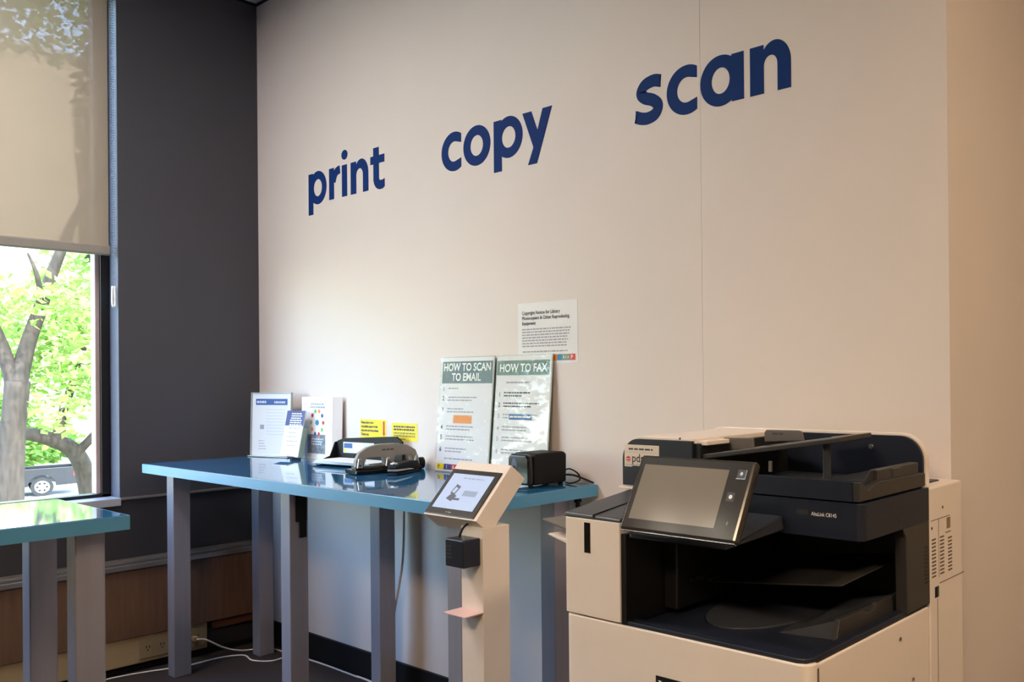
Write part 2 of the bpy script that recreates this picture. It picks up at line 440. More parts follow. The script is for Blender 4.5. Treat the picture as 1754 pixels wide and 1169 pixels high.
# ------------------------------------------------------------------ outside
GZ = -3.56
b = B(); b.box(-90, -.6, -40, 60, GZ-.2, GZ, M['grass']); o = structure('ground_lawn', b)
b = B(); b.box(-44, -37.5, -40, 60, GZ, GZ+.02, M['asphalt']); structure('road', b)
b = B(); b.box(-35.5, -30.5, -40, 60, GZ, GZ+.03, M['concrete']); b.box(-37.5, -37.2, -40, 60, GZ, GZ+.12, M['concrete']); structure('sidewalk', b)

t = Thing('building', 'sunlit tan building seen through the blind beyond the trees', 'building', (-66, 5, GZ))
b = B()
b.box(-74, -64.5, -40, 19.9, GZ, 22.5, M['tan_brick'], .05); t.part('wall', b)
b = B(); b.box(-74.2, -64.3, -40.2, 20.1, 22.5, 22.9, M['concrete'], .05); t.part('parapet', b)

rng = np.random.default_rng(7)
def foliage(blobs, n, size, mt):
    """leaf quads scattered through ellipsoid clusters"""
    b = B(); pos = []
    w = np.array([q[3]*q[4]*q[5] for q in blobs])**.8; w = w/w.sum()
    idx = rng.choice(len(blobs), n, p=w)
    for i in idx:
        q = blobs[i]
        d = rng.normal(size=3); d /= np.linalg.norm(d); rad = rng.random()**.45
        pos.append(np.array(q[:3])+d*rad*np.array(q[3:6]))
    pos = np.array(pos)
    verts = np.zeros((n*4, 3)); 
    a = rng.normal(size=(n, 3)); a[:, 2] *= .6; a /= np.linalg.norm(a, axis=1)[:, None]
    c = rng.normal(size=(n, 3)); c -= (c*a).sum(1)[:, None]*a; c /= np.linalg.norm(c, axis=1)[:, None]
    s = size*(.6+.8*rng.random((n, 1)))
    nn = np.cross(a, c)*.12*s
    verts[0::4] = pos-a*s; verts[1::4] = pos+c*s*.5+nn; verts[2::4] = pos+a*s; verts[3::4] = pos-c*s*.5+nn
    me = bpy.data.meshes.new('foliage')
    me.from_pydata(verts.tolist(), [], np.arange(n*4).reshape(n, 4).tolist()); me.materials.append(mt)
    return me
def tree(label, base, trunk, branches, blobs, n, size, mt):
    t = Thing('tree', label, 'tree', base, 'trees outside the window')
    b = B(); b.tube([p[:3] for p in trunk], [p[3] for p in trunk], M['bark'], 14); t.part('trunk', b)
    for br in branches:
        b = B(); b.tube([p[:3] for p in br], [p[3] for p in br], M['bark'], 10); t.part('branch', b)
    me = foliage(blobs, n, size, mt)
    o = bpy.data.objects.new('foliage', me); C.objects.link(o); o.parent = t.o; o['kind'] = 'stuff'
    for v in me.vertices: v.co -= Vector(base)
tree('big tree with a thick forked grey trunk just outside the window', (-20.9, 4.1, GZ),
     [(-20.95, 4.1, GZ, .36), (-20.8, 4.1, -1.5, .26), (-20.7, 4.13, 0, .235), (-20.6, 4.2, 1.3, .24)],
     [[(-20.6, 4.2, 1.2, .19), (-20.75, 4.42, 2.1, .155), (-20.8, 4.66, 2.9, .14), (-20.55, 4.86, 3.85, .12), (-20.2, 5.12, 4.9, .095), (-20.1, 5.45, 6.0, .07), (-20.2, 5.7, 8.5, .04)],
      [(-20.65, 4.15, 1.2, .17), (-20.85, 3.95, 2.2, .13), (-21.2, 3.6, 3.4, .09), (-21.6, 3.1, 4.6, .04)],
      [(-20.7, 4.7, 3.0, .07), (-20.3, 4.5, 3.7, .05), (-20.2, 4.3, 4.2, .02)]],
     [(-20.5, 4.6, 10.9, 3.0, 2.6, 2.2), (-21.5, 2.6, 10.6, 2.6, 2.4, 1.8), (-20.0, 5.1, 3.0, 1.3, .8, .9), (-19.4, 5.0, 1.9, 1.3, .6, .8), (-20.6, 3.4, 3.2, 1.2, 1.0, .8), (-19.3, 4.6, .6, 1.2, .5, .6), (-19.2, 3.9, 3.0, .8, .6, .5)],
     5600, .115, M['leaf'])
tree('slim tree with shade-darkened leaf colour beside the forked trunk at the right window edge', (-21.2, 6.5, GZ), [(-21.2, 6.5, GZ, .16), (-20.9, 6.3, 0, .12), (-20.5, 6.1, 4, .09), (-20.3, 6.0, 9, .04)], [],
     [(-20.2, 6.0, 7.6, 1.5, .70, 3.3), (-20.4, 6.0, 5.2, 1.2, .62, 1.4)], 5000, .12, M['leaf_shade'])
tree('leaning tree with low crooked dark branches behind the big trunk', (-23.5, 6.2, GZ),
     [(-23.3, 6.6, GZ, .28), (-23.1, 6.3, -1.5, .22), (-22.7, 5.9, -.55, .2), (-22.6, 5.3, -.15, .17), (-22.8, 4.6, .1, .15), (-23.2, 3.6, .6, .1)],
     [[(-22.6, 5.5, -.3, .15), (-22.4, 5.6, .6, .11), (-22.1, 5.9, 2.0, .07), (-22, 6.2, 3.6, .04)],
      [(-22.65, 5.9, -.6, .12), (-22.3, 6.4, .2, .09), (-22.0, 6.9, 1.6, .05)]],
     [(-22.2, 5.9, 1.6, 1.8, 1.2, 1.3), (-22.4, 6.7, 3.6, 2.2, 1.8, 1.8), (-22.9, 4.6, 2.4, 1.5, 1.4, 1.3), (-22, 7.0, .2, 1.4, .8, 1.0)],
     4200, .12, M['leaf'])
for (x, y, hh, nm) in ((-49, 10.5, 4.6, 'low bushy tree across the road straight beyond the pickup'), (-50, 19.2, 17, 'tall tree across the road right of the tan building'), (-48, 5, 4.4, 'low wide tree across the road left of the pickup')):
    k_ = min(1, hh/9)
    bl = [(x+rng.normal()*1.3, y+rng.normal()*1.3, GZ+hh*(.25+.5*rng.random()), 2.0, 2.0, 1.9*k_) for _ in range(10)]
    tree(nm, (x, y, GZ), [(x, y, GZ, .4), (x+.1, y, GZ+hh*.4, .3), (x, y+.2, GZ+hh*.8, .1)], [], bl, 7000, .24, M['leaf_dark'])
for (x, y, hh, nm) in ((-15.5, 9.5, 10, 'leafy tree right of the window view on the near lawn'), (-19, -15, 10.5, 'leafy tree far left of the window view on the lawn'), (-24, -8, 9, 'leafy tree behind the lawn left of the big trunk'), (-22, -24, 10, 'leafy tree farthest left along the lawn'), (-30, -1.5, 8, 'leafy tree between the lawn and the road')):
    bl = [(x+rng.normal()*1.2, y+rng.normal()*1.2, GZ+hh*(.45+.5*rng.random()), 1.8, 1.8, 1.5) for _ in range(8)]
    tree(nm, (x, y, GZ), [(x, y, GZ, .3), (x+.1, y, GZ+hh*.4, .24), (x, y+.2, GZ+hh*.8, .08)], [], bl, 5000, .16, M['leaf'])

def pickup(base, ang):
    """dark pickup: local x along the length (rear at +x), y across, z up"""
    t = Thing('pickup_truck', 'dark pickup truck parked on the road beyond the tree trunk', 'truck', base)
    t.o.rotation_euler = (0, 0, ang)
    base = t.base; t.base = Vector((0, 0, 0))
    b = B()
    b.prism([(-2.8, .45), (-2.9, .8), (-2.7, 1.05), (-1.3, 1.15), (-1.2, .5)], 'y', -.95, .95, M['truck_paint'], .05)
    b.prism([(-1.2, .42), (-1.3, 1.15), (.5, 1.15), (.5, .42)], 'y', -.97, .97, M['truck_paint'], .03)
    b.prism([(-1.25, 1.15), (-.55, 1.82), (.35, 1.85), (.5, 1.15)], 'y', -.8, .8, M['black_gloss'], .05)
    t.part('cab', b)
    b = B()
    arch = [(1.55+.47*math.cos(a), .42+.47*math.sin(a)) for a in np.linspace(math.pi, 0, 12)]
    side = [(.52, .42)]+arch+[(2.75, .45), (2.8, .95), (2.75, 1.18), (.52, 1.15)]
    for y in (-.97, .9): b.prism(side, 'y', y, y+.07, M['truck_paint'], .01)
    b.box(.52, 2.72, -.9, .9, .6, .66, M['truck_paint']); b.box(2.68, 2.76, -.9, .9, .55, 1.16, M['truck_paint'], .01)
    b.box(2.74, 2.92, -.95, .95, .42, .6, M['chrome'], .02)
    t.part('bed', b)
    for y in (-.985, .975):
        b = B(); b.box(2.62, 2.82, y, y+.02, .8, 1.1, M['tail_red'], .005); t.part('tail_light', b)
    for x in (-1.95, 1.55):
        for s_ in (-1, 1):
            b = B(); b.cyl((x, s_*.72, .39), (x, s_*.97, .39), .39, M['tyre'], n=28)
            w = t.part('wheel', b)
            b = B(); b.cyl((x, s_*.96, .39), (x, s_*.99, .39), .26, M['chrome'], n=24)
            for k in range(6):
                a = k*math.pi/3; b.cyl((x+.16*math.cos(a), s_*.985, .39+.16*math.sin(a)), (x+.16*math.cos(a), s_*.995, .39+.16*math.sin(a)), .05, M['tyre'], n=10)
            t.part('hubcap', b, under=w)
pickup((-42.35, 8.8, GZ+.02), math.radians(78))

# ------------------------------------------------------------------ roller blind
t = Thing('roller_blind', 'beige see-through roller blind pulled halfway down the window', 'blind', (-.03, -1.44, 1.79))
b = B(); b._new([(-.03, -3.07, 1.83), (-.03, -.612, 1.83), (-.03, -.612, 2.93), (-.03, -3.07, 2.93)], [(0, 1, 2, 3)], M['blind'])
b._new([(-.0305, -3.07, 1.83), (-.0305, -.612, 1.83), (-.0305, -.612, 2.93), (-.0305, -3.07, 2.93)], [(3, 2, 1, 0)], M['blind'])
t.part('fabric', b)
b = B(); b.box(-.042, -.016, -3.075, -.607, 1.792, 1.834, M['hem'], .006); t.part('hem_bar', b)
b = B(); b.cyl((-.045, -3.08, 2.94), (-.045, -.60, 2.94), .03, M['hem'], n=20); t.part('roller_tube', b)
b = B()
for dy in (-.003, .005):
    n = int((2.92-1.58)/.011)
    for k in range(n):
        z = 1.58+k*.011
        b.box(-.0125, -.0075, -.602+dy-.0016, -.602+dy+.0016, z, z+.005, M['chain_grey'], .0015, seg=1)
b.tube([(-.01, -.606, 1.66), (-.01, -.607, 1.585), (-.01, -.601, 1.573), (-.01, -.596, 1.585), (-.01, -.597, 1.66)], .004, M['white_print'], 8)
t.part('bead_chain', b, 'pale bead chain with a white loop')

# ------------------------------------------------------------------ wall lettering
ZB, ZX, ZD = 2.037, 2.173, 1.989
def arc(cx, cz, rx, rz, ix, iz, a0, a1, n=28):
    o = [(cx+rx*math.cos(a), cz+rz*math.sin(a)) for a in np.linspace(math.radians(a0), math.radians(a1), n)]
    i = [(cx+ix*math.cos(a), cz+iz*math.sin(a)) for a in np.linspace(math.radians(a0), math.radians(a1), n)]
    return o, i
def letter(t, shapes):
    b = B()
    for q, s_ in enumerate(shapes):
        yf_ = -.0012-.00012*q
        if s_[0] == 'poly':
            b.prism(s_[1], 'y', yf_, 0, M['ink_navy'])
        else:
            o, i = s_[1]
            b.band(o, i, yf_, 0, M['ink_navy'])
    t.part('letter', b)
def R_(x0, x1, z0, z1): return ('poly', [(x0, z0), (x1, z0), (x1, z1), (x0, z1)])
ov = .006; tv = .036
def bowl(x0, x1, tw):   # closed round bowl
    cx = (x0+x1)/2; cz = (ZB+ZX)/2
    return ('arc', arc(cx, cz, (x1-x0)/2, (ZX-ZB)/2+ov, (x1-x0)/2-tw, (ZX-ZB)/2+ov-tv, 0, 360, 48))
def nshape(x0, s1, x2, x3):
    zc = ZX-.060; xl = s1-.014
    o = [((xl+x3)/2+(x3-xl)/2*math.cos(q), zc+(ZX+ov-zc)*math.sin(q)) for q in np.linspace(0, math.pi, 24)]
    i = [((s1+x2)/2+(x2-s1)/2*math.cos(q), zc+(ZX+ov-tv-.003-zc)*math.sin(q)) for q in np.linspace(0, math.pi, 24)]
    return [R_(x0, s1, ZB, ZX), R_(x2, x3, ZB, zc), ('arc', (o, i))]
def pshape(x0, s1, x1):
    return [R_(x0, s1, ZD, ZX), bowl(x0+.008, x1, .038)]
def cshape(x0, x1):
    cz = (ZB+ZX)/2; rx = .0785; cx = x0+rx; rz = .068+ov; n = 42
    a0 = math.acos((x1-cx)/rx)
    o = [(cx+rx*math.cos(q), cz+rz*math.sin(q)) for q in np.linspace(a0, 2*math.pi-a0, n)]
    i = [(cx+.0375*math.cos(q), cz+(rz-tv)*math.sin(q)) for q in np.linspace(math.radians(74), math.radians(286), n-2)]
    return [('arc', (o, [(x1, cz+.029)]+i+[(x1, cz-.029)]))]
def stroke(pts, wdt, upright=False):
    P = [Vector((a, 0, c)) for a, c in pts]; o, i = [], []
    for k, p in enumerate(P):
        d = (P[min(k+1, len(P)-1)]-P[max(k-1, 0)]).normalized(); nn = Vector((-d.z, 0, d.x))
        if upright and k in (0, len(P)-1): nn = Vector((0, 0, -1))
        w_ = wdt[k] if isinstance(wdt, list) else wdt
        o.append((p.x+nn.x*w_/2, p.z+nn.z*w_/2)); i.append((p.x-nn.x*w_/2, p.z-nn.z*w_/2))
    return ('arc', (o, i))
def catmull(P, n=7):
    out = []
    for k in range(len(P)-1):
        a, b_, c, d = [np.array(P[min(max(j, 0), len(P)-1)]) for j in (k-1, k, k+1, k+2)]
        for j in range(n):
            t_ = j/n; out.append(tuple(.5*(2*b_+(c-a)*t_+(2*a-5*b_+4*c-d)*t_*t_+(3*b_-a-3*c+d)*t_**3)))
    return out+[tuple(P[-1])]

t = Thing('wall_lettering', 'blue word print in bold lower case letters on the cream wall', 'lettering', (.78, 0, ZB), 'blue words on the wall')
letter(t, pshape(.479, .519, .633))
letter(t, [R_(.655, .695, ZB, ZX), stroke(catmull([(.690, ZB+.075), (.700, ZX-.038), (.716, ZX-.020), (.744, ZX-.014)]), .036)])
letter(t, [R_(.760, .801, ZB, ZX), ('arc', arc(.782, 2.216, .024, .021, 0.0001, 0.0001, 0, 360, 28))])
letter(t, nshape(.830, .873, .925, .966))
letter(t, [R_(1.004, 1.045, ZB+.035, 2.207), R_(.982, 1.085, ZX-.033, ZX), ('arc', arc(1.054, ZB+.044, .050, .050, .009, .012, 180, 268, 14)),
           ('poly', [(1.052, ZB-.006), (1.072, ZB-.005), (1.086, ZB+.003), (1.086, ZB+.035), (1.070, ZB+.031), (1.052, ZB+.032)])])
t = Thing('wall_lettering', 'blue word copy in bold lower case letters on the cream wall', 'lettering', (1.78, 0, ZB), 'blue words on the wall')
letter(t, cshape(1.473, 1.594)); letter(t, [bowl(1.608, 1.766, .042)]); letter(t, pshape(1.785, 1.829, 1.943))
yc = 2.021
letter(t, [('poly', [(1.943, ZX), (1.990, ZX), (2.027, ZB+.052), (2.0, ZB+.008)]), ('poly', [(2.048, ZX), (2.096, ZX), (2.017, ZD), (1.971, ZD), (2.001, ZB+.012)])])
t = Thing('wall_lettering', 'blue word scan in bold lower case letters above the copier', 'lettering', (2.77, 0, ZB), 'blue words on the wall')
sc = catmull([(2.584, ZX-.019), (2.556, ZX-.0125), (2.520, ZX-.020), (2.503, ZX-.042), (2.520, ZX-.060), (2.552, ZX-.072), (2.574, ZX-.092), (2.562, ZB+.020), (2.532, ZB+.0115), (2.504, ZB+.015), (2.481, ZB+.024)])
letter(t, [stroke(sc, .038, True)])
letter(t, cshape(2.609, 2.727)); letter(t, [R_(2.855, 2.898, ZB, ZX), bowl(2.740, 2.890, .042)])
letter(t, nshape(2.920, 2.967, 3.013, 3.057))

# ------------------------------------------------------------------ tables
def table(name_label, x0, x1, y0, y1, legs, group):
    zt, th = .901, .038
    t = Thing('counter_height_table', name_label, 'table', ((x0+x1)/2, (y0+y1)/2, 0), group)
    b = B(); b.box(x0+.004, x1-.004, y0+.004, y1-.004, zt-th+.002, zt, M['table_blue'], .002); t.part('tabletop', b)
    b = B()
    e = .004
    b.box(x0, x1, y0, y0+e, zt-th, zt-.0015, M['table_edge']); b.box(x0, x1, y1-e, y1, zt-th, zt-.0015, M['table_edge'])
    b.box(x0, x0+e, y0+e, y1-e, zt-th, zt-.0015, M['table_edge']); b.box(x1-e, x1, y0+e, y1-e, zt-th, zt-.0015, M['table_edge'])
    b.box(x0+.003, x1-.003, y0+.003, y1-.003, zt-th, zt-th+.004, M['table_edge'])
    t.part('edge_band', b, 'paler blue edge of the tabletop')
    for (lx, ly) in legs:
        b = B(); b.box(lx-.066, lx, ly, ly+.066, 0, zt-th, M['leg_metal'], .003); t.part('leg', b)
    return t
tb = table('long blue counter table on grey metal legs along the cream wall', .14, 2.302, -.5516, -.006,
      [(.273, -.484), (1.255, -.484), (2.236, -.484), (.273, -.137), (1.25, -.137), (2.238, -.135)], 'blue counter tables')
b = B(); b.box(1.2555, 1.266, -.464, -.428, .745, .842, M['black'], .001); b.box(1.2555, 1.264, -.451, -.428, .688, .745, M['black'], .001)
tb.part('cable_bracket', b, 'black bracket on the middle leg')
table('blue counter table end cut by the left picture edge under the window', 1.175, 1.728, -3.30, -1.135, [(1.66, -1.235), (1.250, -1.225), (1.66, -3.2), (1.25, -3.2)], 'blue counter tables')

# ------------------------------------------------------------------ cable raceway and cords
t = Thing('cable_raceway', 'tan plastic cable raceway low on the dark wall under the brown panel', 'raceway', (.03, -.9, .03))
b = B(); b.box(0, .045, -7.0, -.262, .034, .152, M['tan_plastic'], .003); t.part('cover', b)
for yc in (-.475, -.335):
    b = B(); b.box(.045, .049, yc-.062, yc+.062, .050, .135, M['tan_dark'], .002); pl = t.part('outlet_plate', b)
    for dy in (-.028, .028):
        b = B()
        for q in (-.006, .006): b.box(.0488, .0494, yc+dy+q-.0015, yc+dy+q+.0015, .092, .104, M['black'])
        b.cyl((.0488, yc+dy, .084), (.0494, yc+dy, .084), .003, M['black'], n=10)
        t.part('socket', b, under=pl)
b = B()
b.box(.05, .085, -.332, -.312, .082, .102, M['tan_dark'], .003)
b.tube([(.085, -.322, .091), (.10, -.29, .085), (.11, -.22, .035), (.13, -.15, .006), (.165, -.08, .005), (.22, -.05, .005), (.30, -.045, .005), (.335, -.045, .008), (.335, -.05, .10), (.312, -.03, .17), (.30, -.03, .5), (.30, -.03, .84)], .004, M['cord_white'], 8)
single('power_cord', b, 'white power cord plugged into the tan raceway and rising behind the table', 'cord', 'white cords on the floor')
b = B(); b.tube([(.03, -.95, .004), (.064, -.646, .004), (.094, -.527, .004), (.15, -.39, .004), (.15, -.26, .004), (.20, -.175, .004), (.31, -.185, .004), (.39, -.14, .004), (.40, -.06, .004), (.55, -.03, .004), (.9, -.03, .004)], .0036, M['cord_white'], 8)
single('power_cord', b, 'white cord lying along the dark floor at the foot of the left wall', 'cord', 'white cords on the floor')
b = B(); b.tube([(1.285, -.05, .86), (1.27, -.05, .55), (1.228, -.06, .343), (1.186, -.06, .186), (1.178, -.06, .127), (1.2, -.06, .05), (1.16, -.05, .006), (1.0, -.03, .005), (.9, -.03, .006)], .0042, M['cord_white'], 8)
single('power_cord', b, 'white cord hanging down beside the middle rear table leg', 'cord', 'white cords on the floor')

# ------------------------------------------------------------------ printed matter
def lines(b, F, u0, u1, v, n, dv, h, mt, off=.0006, seed=1, ragged=.25):
    rr = random.Random(seed)
    for k in range(n):
        e = u1-(u1-u0)*ragged*rr.random(); x = u0; vv = v-k*dv
        while x < e-.003:
            w_ = min(.006+.016*rr.random(), e-x); b.rect(F, x, x+w_, vv, vv+h, mt, off); x += w_+.003
ZT = .901
def F_wall(x, z, yb=0.): return Frame((x, yb, z), (1, 0, 0), (0, 0, 1))

# notice taped to the wall
t = Thing('notice_sheet', 'white copyright notice with coloured logo strip taped flat on the wall', 'paper notice', (2.06, 0, 1.296))
F = F_wall(1.910, 1.2965, -.0002)
b = B(); b.slab(F, 0, .301, 0, .212, 0, .0008, M['paper']); t.part('sheet', b)
Fp = Frame(F.p(0, 0, .0008), F.ex, F.ez)
b = B()
b.text('Copyright Notice for Library', Fp, .022, .172, .0165, M['ink_dark'], bold=.0004)
b.text('Photocopiers & Other Reproducing', Fp, .022, .154, .0165, M['ink_dark'], bold=.0004)
b.text('Equipment', Fp, .022, .136, .0165, M['ink_dark'], bold=.0004)
t.part('heading', b)
b = B(); lines(b, Fp, .022, .272, .118, 7, .0098, .0045, M['ink_grey'], ragged=.1); lines(b, Fp, .024, .26, .040, 1, .01, .0045, M['ink_grey']); t.part('body_text', b)
def logo_strip(t, Fp, u0, v0, w_, h, under=None):
    b = B()
    for a, c, mt in ((0, .15, 'yellow'), (.15, .3, 'ink_purple'), (.3, .44, 'red'), (.44, .56, 'lime'), (.56, .68, 'orange'), (.68, .77, 'teal'), (.77, .90, 'ink_band'), (.90, 1, 'red')):
        b.rect(Fp, u0+w_*a, u0+w_*c, v0, v0+h, M[mt], .0006)
    for a in (.795, .835, .875): b.disc(Fp, u0+w_*a, v0+h*.5, w_*.013, h*.2, M['lime'], .0009)
    for s_, a, mt in (('P', .03, 'ink_dark'), ('I', .2, 'paper'), ('K', .33, 'paper'), ('P', .46, 'paper'), ('R', .575, 'red'), ('P', .92, 'paper')):
        b.text(s_, Fp, u0+w_*a, v0+h*.18, h*.9, M[mt], bold=.0004, off=.0009)
    t.part('logo_strip', b)
logo_strip(t, Fp, .012, .010, .278, .021)

def acrylic_poster(t, F, w_, h, th=.004):
    b = B(); b.slab(F, 0, w_, 0, h, -th, -.001, M['acrylic_edge'], .0005)
    t.part('backing', b)
    b = B(); b.slab(F, .004, w_-.004, .004, h-.004, -.001, 0, M['paper']); return t.part('poster', b), b
def cover(t, F, w_, h):
    b = B(); b.slab(F, 0, w_, 0, h, .002, .004, M['acrylic'])
    t.part('clear_cover', b)

lean = Vector((0, .036, .428))
t = Thing('instruction_sign', 'tall HOW TO SCAN TO EMAIL sign in clear acrylic leaning on the wall', 'sign', (1.65, -.048, ZT), 'acrylic instruction signs')
F = Frame((1.482, -.050, ZT+.0005), (1, 0, 0), lean); Wd, Hh = .315, .43
acrylic_poster(t, F, Wd, Hh)
b = B(); b.rect(F, .012, Wd-.006, .330, .412, M['ink_band']); t.part('heading_band', b)
b = B(); b.text('HOW TO SCAN', F, Wd/2+.002, .377, .040, M['white_print'], 'CENTER', .98, .0009, off=.001); b.text('TO EMAIL', F, Wd/2, .340, .040, M['white_print'], 'CENTER', .98, .0009, off=.001); t.part('heading', b)
for k, v in enumerate((.303, .268, .225, .160, .123, .078)):
    b = B(); b.text(str(k+1), F, .022, v-.002, .024, M['ink_dark'], bold=.0003, off=.001)
    if k != 0: lines(b, F, .055, .24, v+.008, 2, .011, .0045, M['ink_grey'], seed=k, ragged=.5)
    else: lines(b, F, .055, .13, v+.006, 1, .011, .0045, M['ink_grey'], seed=k)
    t.part('step_text', b)
b = B(); lines(b, F, .055, .25, .048, 1, .011, .005, M['ink_grey'], seed=9)
t.part('foot_text', b)
b = B(); b.rect(F, .095, .205, .182, .212, M['orange']); t.part('orange_box', b)
logo_strip(t, F, .012, .009, .292, .021)
cover(t, F, Wd, Hh)
t = Thing('instruction_sign', 'tall HOW TO FAX sign in clear acrylic leaning on the wall', 'sign', (1.96, -.046, ZT), 'acrylic instruction signs')
F = Frame((1.806, -.046, ZT+.0005), (1, 0, 0), lean); Wd = .293
acrylic_poster(t, F, Wd, Hh)
b = B(); b.rect(F, .005, Wd-.012, .358, .410, M['ink_green']); t.part('heading_band', b)
b = B(); b.text('HOW TO FAX', F, Wd/2-.002, .370, .040, M['white_print'], 'CENTER', .98, .0009, off=.001); t.part('heading', b)
b = B(); lines(b, F, .06, .22, .330, 1, .011, .005, M['ink_grey'], seed=20); t.part('intro_text', b)
for k, v in enumerate((.285, .248, .208, .165, .128, .085)):
    b = B(); b.text(str(k+1), F, .022, v-.002, .022, M['ink_dark'] if k < 2 else M['ink_grey'], bold=.0003, off=.001)
    lines(b, F, .05, .24, v+.009, 2, .011, .0045, M['ink_dark'] if k < 2 else M['ink_grey'], seed=30+k, ragged=.5); t.part('step_text', b)
b = B(); b.rect(F, .085, .205, .202, .222, M['ink_blue'], .0008); lines(b, F, .09, .2, .209, 1, .01, .006, M['paper'], .0011, 5, .02)
t.part('blue_box', b)
cover(t, F, Wd, Hh)

# yellow labels
t = Thing('yellow_label', 'yellow label with a red arrow on the wall above the paper tray', 'label', (.985, 0, 1.005), 'yellow wall labels')
F = F_wall(.889, 1.0055, -.0002)
b = B(); b.slab(F, 0, .194, 0, .076, 0, .0006, M['yellow']); t.part('sheet', b)
Fp = Frame(F.p(0, 0, .0006), F.ex, F.ez); b = B()
for k, s_ in enumerate(('Please place your', 'recyclable paper in the', 'tray and not the printer', 'Thank you')):
    b.text(s_, Fp, .007, .059-k*.0165, .0135, M['ink_dark'], bold=.0005)
t.part('lettering', b)
b = B(); b.rect(Fp, .170, .182, .022, .070, M['red']); b.polyF(Fp, [(.165, .022), (.187, .022), (.176, .008)], M['red']); t.part('arrow', b)
t = Thing('yellow_label', 'yellow label with ruled black text on the wall above the hole punch', 'label', (1.21, 0, 1.0), 'yellow wall labels')
F = F_wall(1.122, 1.0, -.0002)
b = B(); b.slab(F, 0, .177, 0, .072, 0, .0006, M['yellow']); t.part('sheet', b)
Fp = Frame(F.p(0, 0, .0006), F.ex, F.ez); b = B()
lines(b, Fp, .014, .165, .054, 2, .0115, .0065, M['ink_dark'], seed=3, ragged=.1)
lines(b, Fp, .014, .165, .030, 2, .011, .0035, M['ink_dark'], seed=4, ragged=.03); b.rect(Fp, .012, .166, .0265, .0273, M['ink_dark']); b.rect(Fp, .012, .166, .0155, .0163, M['ink_dark'])
lines(b, Fp, .06, .11, .006, 1, .01, .0035, M['ink_dark'], seed=6)
t.part('lettering', b)

# acrylic sign stand (left)
t = Thing('sign_stand', 'clear acrylic sign stand with a blue topped sheet at the left table end', 'sign', (.31, -.096, ZT))
ex = Vector((.262, .057, 0)).normalized(); back = Vector((-ex.y, ex.x, 0))
F = Frame((.178, -.124, ZT+.001), ex, Vector((0, 0, 1))+back*.03); Wd, Hh = .262, .292
acrylic_poster(t, F, Wd, Hh)
b = B(); b.slab(F, 0, Wd, 0, .004, -.004, .018, M['acrylic_edge'], .0005); b.slab(F, 0, Wd, Hh-.003, Hh, -.004, .005, M['acrylic_edge'])
b.slab(F, 0, .003, 0, Hh, -.004, .005, M['acrylic_edge']); b.slab(F, Wd-.003, Wd, 0, Hh, -.004, .005, M['acrylic_edge']); t.part('acrylic_frame', b)
b = B(); b.rect(F, .028, .235, .235, .263, M['ink_blue']); lines(b, F, .035, .10, .243, 1, .01, .011, M['paper_blue'], .0009, 3); lines(b, F, .15, .225, .243, 1, .01, .009, M['paper_blue'], .0009, 4); t.part('heading_band', b)
b = B(); lines(b, F, .10, .225, .212, 9, .014, .004, M['paper_blue'], seed=8, ragged=.1); lines(b, F, .05, .10, .07, 4, .012, .003, M['ink_grey'], seed=2); b.rect(F, .058, .085, .125, .145, M['ink_grey']); t.part('body_text', b)
cover(t, F, Wd, Hh)

# leaflet
t = Thing('leaflet', 'small leaflet with navy heading panel leaning in front of the sign stand', 'leaflet', (.522, -.112, ZT))
ex = Vector((.132, .018, 0)).normalized(); back = Vector((-ex.y, ex.x, 0))
F = Frame((.455, -.128, ZT+.012), ex, Vector((0, 0, 1))+back*.20); Wd, Hh = .125, .205
b = B(); b.slab(F, 0, Wd, 0, Hh, -.003, 0, M['paper'], .0005); b.slab(F, 0, .10, 0, .004, -.003, .035, M['paper']); t.part('sheet', b)
b = B(); b.slab(F, Wd-.004, Wd, .0, .13, -.024, -.003, M['holder_green']); b.slab(F, .01, Wd-.014, .0, .13, -.012, -.004, M['acrylic']); t.part('rest', b, 'clear holder with a green side')
b = B(); b.rect(F, 0, Wd, .138, Hh, M['ink_purple']); t.part('heading_band', b)
b = B(); lines(b, F, .035, .108, .189, 3, .010, .005, M['white_print'], .0009, 3, .1); lines(b, F, .03, .115, .159, 3, .010, .0055, M['white_print'], .0009, 5, .1); t.part('heading', b)
b = B(); lines(b, F, .03, .11, .125, 5, .019, .0035, M['ink_grey'], seed=8, ragged=.3); t.part('body_text', b)

# dot display board
t = Thing('display_card', 'white folded display card with a ring of coloured dots against the wall', 'display card', (.61, -.03, ZT))
F = Frame((.478, -.045, ZT+.001), (1, 0, 0), Vector((0, .025, 1))); Wd, Hh = .262, .272
b = B(); b.slab(F, 0, Wd, 0, Hh, -.004, 0, M['paper'], .0008); t.part('front_panel', b)
b = B(); F2 = Frame(F.p(Wd, 0, -.001), Vector((.035, .028, 0)), F.ez); b.slab(F2, 0, .040, 0, Hh, -.003, 0, M['paper']); t.part('side_panel', b)
b = B(); lines(b, F, .08, .19, .238, 1, .01, .006, M['ink_grey'], seed=3, ragged=.05); lines(b, F, .075, .20, .224, 1, .01, .007, M['ink_grey'], seed=4, ragged=.05); t.part('heading', b)
cols = ['red', 'ink_blue', 'orange', 'green', 'red', 'lime', 'orange', 'ink_blue', 'red', 'green']
b = B()
for k in range(10):
    a = math.radians(k*36); b.disc(F, .135+.051*math.cos(a), .160+.052*math.sin(a), .0095, .0085, M[cols[k]])
b.disc(F, .135, .160, .0155, .0125, M['teal']); t.part('dots', b)
b = B(); b.rect(F, .057, .205, .025, .108, M['pic_grey']); lines(b, F, .09, .19, .085, 3, .011, .006, M['paper_blue'], .0008, 3); t.part('photo', b)

